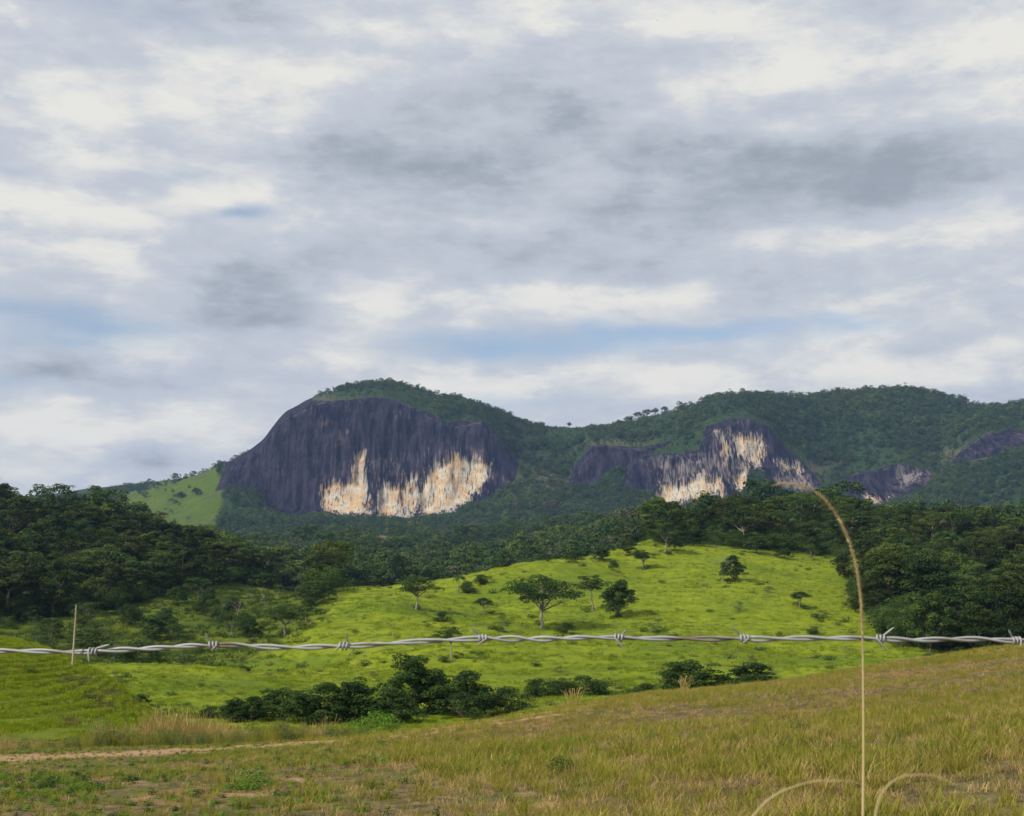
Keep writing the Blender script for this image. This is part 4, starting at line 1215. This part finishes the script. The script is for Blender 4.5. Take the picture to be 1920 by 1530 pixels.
# foreground meadow
TUFT = proto_collection('meadow_tuft', [
    tuft(1, 30, 0.15, 0.07, 0.008, 'blade_olive', 0.8), tuft(2, 30, 0.20, 0.08, 0.008, 'blade_olive', 0.9),
    tuft(3, 26, 0.15, 0.08, 0.008, 'blade_straw', 1.0), tuft(4, 26, 0.11, 0.10, 0.008, 'blade_straw', 1.3),
    tuft(5, 28, 0.14, 0.07, 0.009, 'blade_green', 0.9), tuft(6, 30, 0.11, 0.08, 0.010, 'blade_green', 1.0),
    tuft(7, 22, 0.10, 0.10, 0.008, 'blade_dead', 1.3), weed(8, 90, 0.11, 0.09, 0.035, 'leaf_bright'), weed(9, 90, 0.12, 0.12, 0.03, 'leaf_dark')])
rng = np.random.default_rng(21)
nG = 95000
Yg = np.sqrt(rng.uniform(7.5 ** 2, 39.5 ** 2, nG)); pg = rng.uniform(-160, 2080, nG)
Xg = (pg - 960) / F * Yg
Zg = ground_z(Xg, Yg)
pyg = HOR - (Zg - ZC) / Yg * F
trg = np.exp(-((pyg - pchip(tl[:, 0], tl[:, 1], pg) - 3) / 7.5) ** 2) * (Yg > 15) * (1 - sstep(pg, 1080, 1190))
spotg = lambda a, b, ra, rb: np.exp(-((pg - a) / ra) ** 2 - ((pyg - b) / rb) ** 2)
for s_ in ((1890, 1217, 45, 9), (560, 1462, 60, 9), (460, 1492, 70, 8), (250, 1495, 60, 9), (1030, 1510, 60, 14), (1000, 1488, 60, 10), (1900, 1430, 30, 12), (240, 1468, 60, 7), (40, 1425, 90, 12)):
    trg = np.maximum(trg, 0.7 * spotg(*s_))
patch = fbm(Xg * 0.5, Yg * 0.5, 71, 4)
patch2 = fbm(Xg * 0.9 + 40, Yg * 0.9, 73, 4)
lowl = 1 - sstep(pg + (1530 - pyg) * 1.5, 300, 1100)       # greener low corner beside the trail
keep = (rng.random(nG) > trg * 0.90) & (rng.random(nG) < 0.30 + 0.9 * sstep(patch2, -0.45, 0.15))
q = rng.random(nG) + 0.65 * patch - 0.10 * sstep(pg, 900, 1700)
gi_ = np.full(nG, 0)
gi_ = np.where(q < 0.26, 6, gi_)
gi_ = np.where((q >= 0.26) & (q < 0.55), np.where(rng.random(nG) < .5, 2, 3), gi_)
gi_ = np.where((q >= 0.55) & (q < 0.90), np.where(rng.random(nG) < .5, 0, 1), gi_)
gi_ = np.where(q >= 0.90, np.where(rng.random(nG) < .6, 4, 5), gi_)
gl = lowl * (0.5 + 0.6 * sstep(patch, -0.2, 0.3))
gi_ = np.where(rng.random(nG) < gl * 0.75, np.choose(rng.integers(0, 4, nG), [5, 5, 7, 8]), gi_)
gs = rng.uniform(0.45, 1.0, nG) ** 1.2 * (0.8 + 0.5 * (1 - sstep(Yg, 9, 20))) * (1 - 0.35 * lowl) * (0.75 + 0.5 * sstep(patch, -0.4, 0.5))
gs = np.where(gi_ >= 7, gs * 0.8, gs)
kk = keep
scatter('grass', np.stack([Xg, Yg, Zg], 1)[kk], rng.uniform(0, 6.28, nG)[kk], gs[kk], gi_[kk], TUFT,
        'half-dry olive and straw coloured meadow grass on the near slope', 'grass')

# short pasture grass on the hills
PAST = proto_collection('pasture_tuft', [
    tuft(31, 22, 0.30, 0.34, 0.035, 'grass_green', 0.8, 2), tuft(32, 22, 0.24, 0.38, 0.035, 'grass_lime', 0.9, 2),
    tuft(33, 22, 0.30, 0.30, 0.032, 'grass_lime', 0.7, 2), tuft(34, 20, 0.26, 0.34, 0.03, 'grass_brown', 1.0, 2), tuft(35, 22, 0.36, 0.30, 0.032, 'grass_green', 0.6, 2), tuft(36, 24, 0.5, 0.34, 0.035, 'grass_weed_shade', 0.6, 2)])
nP = 150000 + 26000
Yp = np.exp(rng.uniform(math.log(39), math.log(325), nP)); pp = rng.uniform(-120, 2040, nP)
Yp[-26000:] = rng.uniform(39, 76, 26000); pp[-26000:] = rng.uniform(-90, 400, 26000)
Xp = (pp - 960) / F * Yp
Zp = ground_z(Xp, Yp)
pyp = HOR - (Zp - ZC) / Yp * F
inw = np.zeros(nP, bool)
for w_ in WOODS:
    inw |= (poly_sd(w_, pp, pyp) > 10) & (Yp > 180)
# visible side only: front slopes; skip what sits in the hollow right behind the meadow brow
per = np.where(Yp < 85, 0.17, np.where(Yp < 110, 0.42, 0.9))
terr = np.sin(2 * pi * (ground_z(Xp, Yp, False) / per + 0.8 * fbm(Xp * 0.15, Yp * 0.15, 11, 3)))
pn = fbm(Xp * 0.18, Yp * 0.18, 81, 4)
keep = ~inw & (rng.random(nP) < np.where(Yp < 85, 0.55 + 0.60 * terr + 0.15 * pn, 0.45 + 0.35 * terr + 0.25 * pn))
qi = rng.random(nP) + 0.45 * pn + 0.12 * terr
pi_ = np.where(qi < 0.10, 3, np.where(qi < 0.45, np.where(rng.random(nP) < .5, 0, 4), np.where(rng.random(nP) < .5, 1, 2)))
grz = (poly_sd([(-900, 1100), (0, 1195), (120, 1230), (210, 1278), (330, 1370), (330, 1420), (-900, 1420)], pp, pyp) > 0) & (Yp > 39) & (Yp < 82)
rq = rng.random(nP)
bare = np.maximum.reduce([np.exp(-((pp - a) / 26) ** 2 - ((pyp - b) / 9) ** 2) for a, b in ((130, 1274), (150, 1277), (205, 1298), (185, 1308), (262, 1314), (285, 1326), (195, 1325), (130, 1352), (300, 1338))])
pi_ = np.where(grz, np.where(rq < 0.04 + 0.9 * bare, 3, np.where(rq < 0.55, 0, np.where(rq < 0.8, 2, 4))), pi_)
bigp = fbm(Xp * 0.03, Yp * 0.03, 99, 4)
pi_ = np.where(~grz & (pi_ < 3) & (bigp + rng.normal(0, 0.25, nP) > 0.15), 4, pi_)
wdy_shade = (poly_sd(SLOPE, pp, pyp) + 38 * fbm(Xp * 0.07, Yp * 0.07, 43, 4) > rng.uniform(-10, 26, nP)) & (Yp > 140)  # tufts here take the darker green that paints the slope's shade
pi_ = np.where(wdy_shade & (rng.random(nP) < 0.9), 5, pi_)
ps = rng.uniform(0.45, 1.25, nP) * np.clip(Yp / 130, 0.5, 1.35)
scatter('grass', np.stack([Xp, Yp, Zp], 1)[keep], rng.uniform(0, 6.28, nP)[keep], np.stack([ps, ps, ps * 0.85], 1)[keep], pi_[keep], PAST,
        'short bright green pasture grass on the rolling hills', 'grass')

# brown and dark tussocks dotted over the pasture
TUSS = proto_collection('tussock', [weed(41, 160, 0.7, 0.45, 0.16, 'leaf_forest'), tuft(42, 50, 0.55, 0.45, 0.03, 'grass_brown', 0.9, 2), weed(43, 130, 0.6, 0.5, 0.14, 'grass_brown'), weed(44, 160, 0.8, 0.6, 0.16, 'leaf_dark')])
nT = 3400
Yt = np.exp(rng.uniform(math.log(45), math.log(290), nT)); pt = rng.uniform(-60, 1980, nT)
Xt = (pt - 960) / F * Yt
Zt = ground_z(Xt, Yt)
pyt = HOR - (Zt - ZC) / Yt * F
kt = np.ones(nT, bool)
for w_ in WOODS:
    kt &= ~((poly_sd(w_, pt, pyt) > 0) & (Yt > 180))
kt &= rng.random(nT) < 0.25 + 0.9 * sstep(fbm(Xt * 0.06, Yt * 0.06, 83, 3), -0.1, 0.35) + 0.6 * ((pt < 620) & (Yt > 150))
ts = rng.uniform(0.25, 1.15, nT) ** 1.8 * np.clip(Yt / 150, 0.35, 1.2)
scatter('undergrowth', np.stack([Xt, Yt, Zt], 1)[kt], rng.uniform(0, 6.28, nT)[kt], ts[kt], rng.choice([0, 1, 1, 2, 2, 3], nT)[kt], TUSS,
        'small brown and dark tussocks dotted over the green pastures', 'undergrowth')

# tall dry grass and weeds along the far side of the trail
TALL = proto_collection('tall_grass', [tuft(51, 34, 1.25, 0.18, 0.011, 'blade_gold', 0.35, 4, True), tuft(52, 30, 1.1, 0.2, 0.011, 'blade_straw', 0.4, 4, True),
                                       tuft(53, 34, 0.95, 0.22, 0.013, 'blade_olive', 0.5, 4), weed(54, 520, 0.36, 0.95, 0.055, 'leaf_weed'), weed(55, 240, 0.30, 0.55, 0.07, 'leaf_silver'), weed(56, 240, 0.32, 0.45, 0.08, 'leaf_bright')])
nQ = 2900
pq = rng.uniform(-80, 1200, nQ)
Yq = pchip([-200, 0, 300, 650, 850, 1100, 1300], [26, 27, 28, 30.5, 33, 36, 37], pq) + rng.uniform(0.8, 6.0, nQ)
Xq = (pq - 960) / F * Yq
Zq = ground_z(Xq, Yq)
dens = np.interp(pq, [-80, 60, 130, 200, 420, 640, 700, 800, 900, 960, 1130, 1160, 1200], [.15, .2, .5, 1, 1, .9, .45, .45, .5, .9, .9, .3, .05])
kq = rng.random(nQ) < dens
iq = np.empty(nQ, int)
cl = fbm(Xq * 0.35, Yq * 0.2, 87, 3)
iq = np.where(cl > 0.22, np.where(rng.random(nQ) < .6, 0, 1), np.where(rng.random(nQ) < .5, 3, 2))
iq = np.where((pq > 880) & (pq < 1140) & (rng.random(nQ) < 0.8), np.where(rng.random(nQ) < .85, 4, 2), iq)
iq = np.where((pq > 660) & (pq <= 880) & (rng.random(nQ) < 0.6), np.where(rng.random(nQ) < .4, 4, 5), iq)
iq = np.where((pq > 1055) & (pq < 1095), 1, iq)
sq = rng.uniform(0.30, 0.80, nQ) * (0.80 + 0.7 * fbm(Xq * 0.5, Yq * 0.5, 89, 3)) * np.interp(pq, [-80, 100, 180, 640, 760, 1000, 1100, 1180], [.35, .5, .95, 1.0, .6, .7, .75, .4])
scatter('grass', np.stack([Xq, Yq, Zq], 1)[kq], rng.uniform(0, 6.28, nQ)[kq], sq[kq], iq[kq], TALL,
        'tall golden dry grass and silvery weeds along the far side of the dirt trail', 'grass')

# ------------------------------------------------------------------ single clumps on the meadow
def one_mesh(name, label, cat, me, loc, scl=(1, 1, 1), rot=0.0, group=None):
    o = obj(name, me, None, loc)
    o.scale = scl; o.rotation_euler = (0, 0, rot)
    return tag(o, label, cat, group)


p = hit(1283, 1290, 33, 37)
one_mesh('dry_tuft', 'pinkish dry grass tuft on the meadow brow in front of dark shrubs', 'grass tuft', tuft(61, 44, 0.40, 0.13, 0.010, 'blade_gold', 0.7, 4, True), p)
p = hit(1075, 1322, 33, 37)
one_mesh('straw_clump', 'tall straw-coloured grass clump beside the silvery weeds', 'grass tuft', tuft(62, 44, 0.52, 0.16, 0.010, 'blade_straw', 0.5, 4, True), p)
for (px, py, s_, lab) in ((1495, 1372, 0.6, 'dark green weed in the middle of the dry meadow'), (1180, 1402, 0.5, 'small leafy weed on the dry meadow left of the dark weed'),
                          (1380, 1400, 0.5, 'low green weed below the dark meadow weed'), (475, 1480, 1.0, 'feathery light green bush near the bare soil patches'), (1050, 1450, 0.7, 'bushy olive weed low on the meadow')):
    p = hit(px, py, 9, 36)
    one_mesh('weed', lab, 'weed', weed(int(px), 900, 0.22, 0.24, 0.022, 'leaf_dark' if 'dark' in lab else 'leaf_bright' if 'light' in lab else 'leaf_forest'), p, (s_, s_, s_))

# ------------------------------------------------------------------ small trees on the mountain skyline
SKY = [(1160, 797, 10, 16, 'wide low tree, leftmost of the row on the saddle skyline'), (1180, 793, 13, 20, 'umbrella tree, second in the row on the saddle skyline'), (1197, 790, 13, 22, 'broad umbrella tree in the middle of the saddle skyline row'),
       (1213, 787, 14, 20, 'flat tree right of the middle in the saddle skyline row'), (1228, 783, 13, 14, 'slim tree fifth in the saddle skyline row'), (1247, 779, 13, 14, 'lone slim tree at the right end of the saddle skyline row'),
       (1068, 804, 10, 9, 'tiny solitary tree at the lowest point of the mountain saddle')]
for (px, py, hp, wp, lab) in SKY:
    Y = 1752.0
    x = (px - 960) / F * Y
    j = np.argmin(np.abs(MTN['px'][0] - px))
    i = 12 + 46 + 130 + 70
    z = float(MTN['z'][i, j]); Y = float(MTN['y'][i, j]); x = float(MTN['x'][i, j])
    plant('skyline_tree', lab, 'tree', (x, Y, z), 'darkspread', px % 2, (hp + 4) * Y / F, wp * Y / F * 1.1, px * 0.1)
for (px, py, hp, wp, lab) in ((275, 912, 11, 11, 'small lone tree on the grassy shoulder left of the dome'), (340, 934, 12, 20, 'round dark bush, left of two on the grassy shoulder'), (367, 930, 14, 22, 'round dark bush, right of two on the grassy shoulder')):
    d_ = np.where((np.arange(MTN['py'].shape[0]) < 262)[:, None], (MTN['px'] - px) ** 2 + (MTN['py'] - py) ** 2, 1e9)
    i, j = np.unravel_index(np.argmin(d_), d_.shape)
    plant('slope_tree', lab, 'tree', (float(MTN['x'][i, j]), float(MTN['y'][i, j]), float(MTN['z'][i, j]) - 0.5), 'darkround' if 'bush' in lab else 'darkspread', 0, hp * 0.57, wp * 0.57, px * 0.1)


# ------------------------------------------------------------------ barbed wire
def _wire(T, b):
    p = T.n('ShaderNodeTexCoord').outputs['Object']
    nz = T.noise(p, 60.0, 4.0, 0.6)
    n2 = T.noise(p, 9.0, 3.0, 0.6)
    c = T.mix(nz, (0.21, 0.215, 0.22), (0.44, 0.45, 0.45))
    c = T.mix(T.smooth(n2, 0.50, 0.68), c, (0.15, 0.11, 0.08))
    T.put(b.inputs['Base Color'], c)
    b.inputs['Metallic'].default_value = 0.4
    T.put(b.inputs['Roughness'], T.add(0.5, T.mul(nz, 0.3)))
    bp = T.n('ShaderNodeBump'); bp.inputs['Strength'].default_value = 0.3; bp.inputs['Distance'].default_value = 0.0004
    T.put(bp.inputs['Height'], nz); T.put(b.inputs['Normal'], bp.outputs[0])


M['wire'] = principled('galvanised_wire', _wire, 0.5, 0.5)
WY = 1.30
wpx = [(-3400, 1150), (-900, 1205), (-250, 1219), (0, 1221), (140, 1222), (270, 1215), (400, 1210), (530, 1213), (645, 1211), (780, 1203), (905, 1198), (1030, 1198), (1160, 1195), (1280, 1199), (1395, 1198), (1520, 1196),
       (1650, 1198), (1780, 1199), (1905, 1200), (2150, 1198), (2800, 1190), (5300, 1150)]
wa = np.array(wpx, float)
# gentle kinks between the barbs
XA = np.arange(-3400, 5300, 4.0)
cen_py = pchip(wa[:, 0], wa[:, 1], XA) + 2.2 * fbm(XA * 0.011, XA * 0 + 1, 93, 2)
k_ = WY / F
wire = bpy.data.objects.new('barbed_wire', None)
COL.objects.link(wire)
wire.location = (0, WY, ZC + (HOR - 1205) * k_)
tag(wire, 'twisted galvanised barbed wire strung across the view between two fence posts', 'barbed wire')
W0 = np.array(wire.location)
barb_px = [175, 400, 645, 905, 1160, 1395, 1650, 1905]
step = 250
allb = sorted(barb_px + [175 - step * i for i in range(1, 14)] + [1905 + step * i for i in range(1, 13)])
# twist: one and a half turns between barbs, strands held together at the barbs
phase = np.interp(XA, allb, np.cumsum(np.array([(1.25, 1.5, 1.75, 1.5, 1.25, 2.0)[q_ % 6] for q_ in range(len(allb))])) * 2 * pi)
sepn = np.interp(XA, sorted(allb + [b_ + 30 for b_ in allb]), [v for b_ in allb for v in (1.0, 1.2)])
for s in (0, 1):
    ph = phase + s * pi + 0.5
    r = 0.00142 * sepn * (1 + 0.35 * fbm(XA * 0.008, XA * 0 + 3, 97, 2))
    P = np.stack([(XA - 960) * k_, WY + r * np.cos(ph), ZC + (HOR - cen_py) * k_ + r * np.sin(ph)], 1) - W0
    tv, tf = tube([(P, np.full(len(P), 0.00128) * (1 + 0.05 * fbm(XA * 0.05, XA * 0 + s, 95, 2)))], 8)
    obj('strand', new_mesh('strand', tv, tf, M['wire'], True), wire)


def barb_mesh(seed, ups, dns, flip):
    """two points wound twice round both strands"""
    rng = np.random.default_rng(seed)
    t = np.linspace(0, 2 * pi * 2.25, 34)
    R = 0.0034
    coil = np.stack([flip * (-0.0036 + 0.0072 * t / t[-1]), R * np.cos(t + pi / 2), R * np.sin(t + pi / 2)], 1)
    d0 = np.array([ups[0], -0.004, ups[1]]); d1 = np.array([dns[0], -0.003, dns[1]])
    a0 = np.linspace(1, 0.12, 6)[:, None] * d0 * 1.0 + coil[0] * 1.0
    a1 = np.linspace(0.12, 1, 6)[:, None] * d1 * 1.0 + coil[-1]
    pts = np.concatenate([a0, coil, a1])
    rad = np.full(len(pts), 0.00092); rad[0] = 0.0003; rad[1] = 0.0008; rad[-1] = 0.0003; rad[-2] = 0.0008
    tv, tf = tube([(pts, rad)], 7)
    return new_mesh('barb', tv, tf, M['wire'], True)


mm_ = k_
ends = [((0.017, 10), (0.002, -28)), ((-0.004, 24), (-0.006, -14)), ((-0.002, 24), (-0.006, -14)), ((-0.009, 22), (-0.012, -18)), ((0.004, 12), (0.012, -30)),
        ((-0.010, 22), (-0.010, -16)), ((0.011, 22), (0.013, -30)), ((-0.006, 20), (-0.002, -18))]
for e in range(len(ends)):
    ends[e] = ((ends[e][0][0] * 0.75, ends[e][0][1] * k_ * 0.68), (ends[e][1][0] * 0.7, ends[e][1][1] * k_ * 0.68))
BM = [barb_mesh(500 + i, ends[i][0], ends[i][1], 1 if i % 2 else -1) for i in range(8)]
for i, bpx in enumerate(allb):
    v = barb_px.index(bpx) if bpx in barb_px else i % 8
    b_ = obj('barb', BM[v], wire)
    b_.location = ((bpx - 960) * k_, 0, (HOR - float(np.interp(bpx, XA, cen_py))) * k_ + ZC - W0[2])


# fence posts that carry the wire, beyond both edges of the view
def post_mesh(seed):
    rng = np.random.default_rng(seed)
    n, s = 12, 10
    z = np.linspace(-0.4, 1.75, n)
    pts = np.stack([0.02 * np.sin(z * 2 + seed), 0.015 * np.cos(z * 1.7), z], 1)
    tv, tf = tube([(pts, 0.062 + 0.006 * rng.normal(0, 1, n))], s)
    cap = np.arange(s) + (n - 1) * s
    tv = np.concatenate([tv, [pts[-1] + np.array([0, 0, 0.012])]])
    tf = np.concatenate([tf, np.stack([cap, np.roll(cap, -1), np.full(s, len(tv) - 1), np.full(s, len(tv) - 1)], 1)])
    return new_mesh('post', tv, tf[:, :], M['bark'], True)


for x_, lab in ((-3400, 'weathered wooden fence post holding the left end of the barbed wire'), (5296, 'weathered wooden fence post holding the right end of the barbed wire')):
    X = (x_ - 960) * k_
    o = obj('fence_post', post_mesh(abs(x_)), None, (X, WY + 0.07, float(ground_z([X], [WY + 0.07])[0])))
    tag(o, lab, 'fence post')

# ------------------------------------------------------------------ near stalks in front of and in the wire
def _straw(T, b):
    p = T.n('ShaderNodeTexCoord').outputs['Object']
    nz = T.noise(p, 40.0, 3.0, 0.6)
    T.put(b.inputs['Base Color'], T.mix(nz, (0.40, 0.31, 0.14), (0.56, 0.46, 0.25)))


M['stalk'] = principled('stalk', _straw, 0.6, 0.3)
M['old_straw'] = principled('old_straw', lambda T, b: T.put(b.inputs['Base Color'], T.mix(T.noise(T.n('ShaderNodeTexCoord').outputs['Object'], 90.0), (0.26, 0.22, 0.14), (0.44, 0.39, 0.28))), 0.8, 0.1)


def at(px, py, Y):
    return np.array([(px - 960) / F * Y, Y, ZC + (HOR - py) / F * Y])


def path3(pts, Y, n=60):
    a = np.array(pts, float)
    s = np.concatenate([[0], np.cumsum(np.hypot(np.diff(a[:, 0]), np.diff(a[:, 1])))])
    q = np.linspace(0, s[-1], n)
    X = pchip(s, a[:, 0], q); P = pchip(s, a[:, 1], q)
    return np.array([at(x, p_, Y) for x, p_ in zip(X, P)])


SY = 0.80
root = bpy.data.objects.new('grass_stalk', None); COL.objects.link(root)
base = at(1640, 1530, SY); base[2] = 0.0
root.location = base
tag(root, 'tall dry grass stalk with drooping hairy seed head in front of the wire', 'grass stalk')
up = path3([(1618, 1530), (1619, 1400), (1618, 1250), (1616, 1150), (1606, 1065), (1590, 1010), (1566, 962), (1536, 928), (1500, 910), (1465, 906), (1446, 911)], SY, 90)
low = np.stack([np.linspace(base[0], up[0][0], 14), np.linspace(base[1], SY, 14), np.linspace(-0.03, up[0][2], 14)], 1)[:-1]
full = np.concatenate([low, up]) - base
nl_ = len(full)
rad = np.interp(np.linspace(0, 1, nl_), [0, 0.5, 0.75, 1], [0.0009, 0.00042, 0.00024, 0.00012])
tv, tf = tube([(full, rad)], 7)
obj('stem', new_mesh('stem', tv, tf, M['stalk'], True), root)
# seed head: small spikelets hugging the upper stem plus fine awns
rng = np.random.default_rng(3)
U_ = up - base
tan = np.gradient(U_, axis=0); tan /= np.linalg.norm(tan, axis=1)[:, None]
V = []; Fc = []; off = 0
for k in range(1000):
    s = rng.uniform(0.42, 0.985); i = int(s * (len(U_) - 1)); fr_ = s * (len(U_) - 1) - i
    d = np.cross(tan[i], rng.normal(0, 1, 3)); d /= np.linalg.norm(d)
    w = min(1.0, (s - 0.40) / 0.12) * (1 - 0.55 * max(0, s - 0.75) / 0.25)
    L = 0.0026 * rng.uniform(0.6, 1.2) * w
    p0 = U_[i] * (1 - fr_) + U_[i + 1] * fr_ + d * 0.0003; ax = tan[i] * 0.85 + d * 0.42
    sd = np.cross(ax, d) * 0.0004
    tip = p0 + ax * L
    V += [p0, p0 + ax * L * 0.5 + sd, tip, p0 + ax * L * 0.5 - sd]; Fc.append([off, off + 1, off + 2, off + 3]); off += 4
    if k % 2 == 0:
        t2 = p0 + (tan[i] * 0.6 + d * 0.8) * 0.0042 * w * rng.uniform(0.5, 1)
        V += [p0 + sd * .15, p0 - sd * .15, t2 - sd * .05, t2 + sd * .05]; Fc.append([off, off + 1, off + 2, off + 3]); off += 4
o = obj('seed_head', new_mesh('seed_head', np.array(V), np.array(Fc), M['stalk']), root)
o['kind'] = 'stuff'

for (pts, Yb, bx, lab) in (([(1408, 1535), (1440, 1500), (1480, 1478), (1540, 1464), (1590, 1464), (1625, 1474)], 0.48, 1330, 'arching dry grass stem left of the tall stalk at the bottom'),
                           ([(1640, 1535), (1648, 1500), (1668, 1470), (1700, 1454), (1740, 1453), (1775, 1463), (1795, 1474)], 0.46, 1610, 'arching dry grass stem right of the tall stalk at the bottom')):
    r = path3(pts, Yb, 50)
    b0 = at(bx, 1530, Yb); b0[2] = 0.0
    lowp = np.stack([np.linspace(b0[0], r[0][0], 14), np.full(14, Yb), np.linspace(-0.03, r[0][2], 14)], 1)[:-1]
    fl = np.concatenate([lowp, r]) - b0
    tv, tf = tube([(fl, np.interp(np.linspace(0, 1, len(fl)), [0, .25, .6, 1], [.0007, .00032, .00021, .0001]))], 6)
    ro = obj('dry_stalk', new_mesh('dry_stalk', tv, tf, M['stalk'], True), None, b0)
    tag(ro, lab, 'grass stem')

# straw caught in the wire
Pa, Pb = at(143, 1134, WY - 0.006), at(136, 1246, WY - 0.006)
cpt = (Pa + Pb) / 2
tv, tf = tube([(np.array([Pa + (Pb - Pa) * t - cpt for t in np.linspace(0, 1, 8)]), np.linspace(0.0005, 0.0010, 8))], 6)
tag(obj('straw', new_mesh('straw', tv, tf, M['old_straw'], True), None, cpt), 'upright broken straw caught in the wire beside the leftmost barb', 'straw')

# ------------------------------------------------------------------ soaring birds
def bird_mesh(s):
    V = [(0, .30, 0), (.07, .12, .02), (.06, -.18, .0), (.10, -.38, 0), (-.10, -.38, 0), (-.06, -.18, 0), (-.07, .12, .02),
         (.40, .16, .10), (.85, .06, .16), (.82, -.08, .16), (.38, -.10, .09), (-.40, .16, .10), (-.85, .06, .16), (-.82, -.08, .16), (-.38, -.10, .09), (0, .0, -.07)]
    Fc = [(0, 1, 15, 6), (1, 2, 5, 15), (2, 3, 4, 5), (1, 7, 10, 2), (7, 8, 9, 10), (6, 5, 14, 11), (11, 14, 13, 12), (6, 15, 5, 5)]
    return new_mesh('bird', np.array(V) * s, np.array(Fc[:-1]), M['bird'])


M['bird'] = principled('feathers', lambda T, b: T.put(b.inputs['Base Color'], T.mix(T.noise(T.pos(), 8.0), (0.015, 0.014, 0.014), (0.05, 0.045, 0.04))))
for (px, py, Y, s, rz, ry, lab) in ((1543, 619, 420, 0.75, 0.1, 0.05, 'dark bird gliding above the right-hand ridge'), (1233, 38, 520, 0.5, 1.3, 0.5, 'tiny dark bird high among the clouds near the top')):
    b_ = obj('bird', bird_mesh(s), None, at(px, py, Y))
    b_.rotation_euler = (0, ry, rz)
    tag(b_, lab, 'bird')

# ------------------------------------------------------------------ air
hz_m = bpy.data.materials.new('haze'); hz_m.use_nodes = True
T = NT(hz_m.node_tree)
pv_ = T.n('ShaderNodeVolumePrincipled')
pv_.inputs['Color'].default_value = (0.36, 0.56, 1.0, 1)
pv_.inputs['Density'].default_value = 0.00008
pv_.inputs['Anisotropy'].default_value = 0.1
T.put(T.n('ShaderNodeOutputMaterial').inputs['Volume'], pv_.outputs[0])
zmin = float(min(gz.min(), nz.min())) - 1.5
x0, x1, y0, y1, z0, z1 = -23500, 23500, -120, 14200, zmin, 310.0
Vb = [(x, y, z) for x in (x0, x1) for y in (y0, y1) for z in (z0, z1)]
Fb = [(0, 1, 3, 2), (4, 6, 7, 5), (0, 4, 5, 1), (2, 3, 7, 6), (0, 2, 6, 4), (1, 5, 7, 3)]
tag(obj('haze', new_mesh('haze', Vb, Fb, hz_m)), 'pale blue haze in the air over the valley', 'haze', None, 'stuff')
print('triangles', sum(len(m_.polygons) * 2 for m_ in bpy.data.meshes))
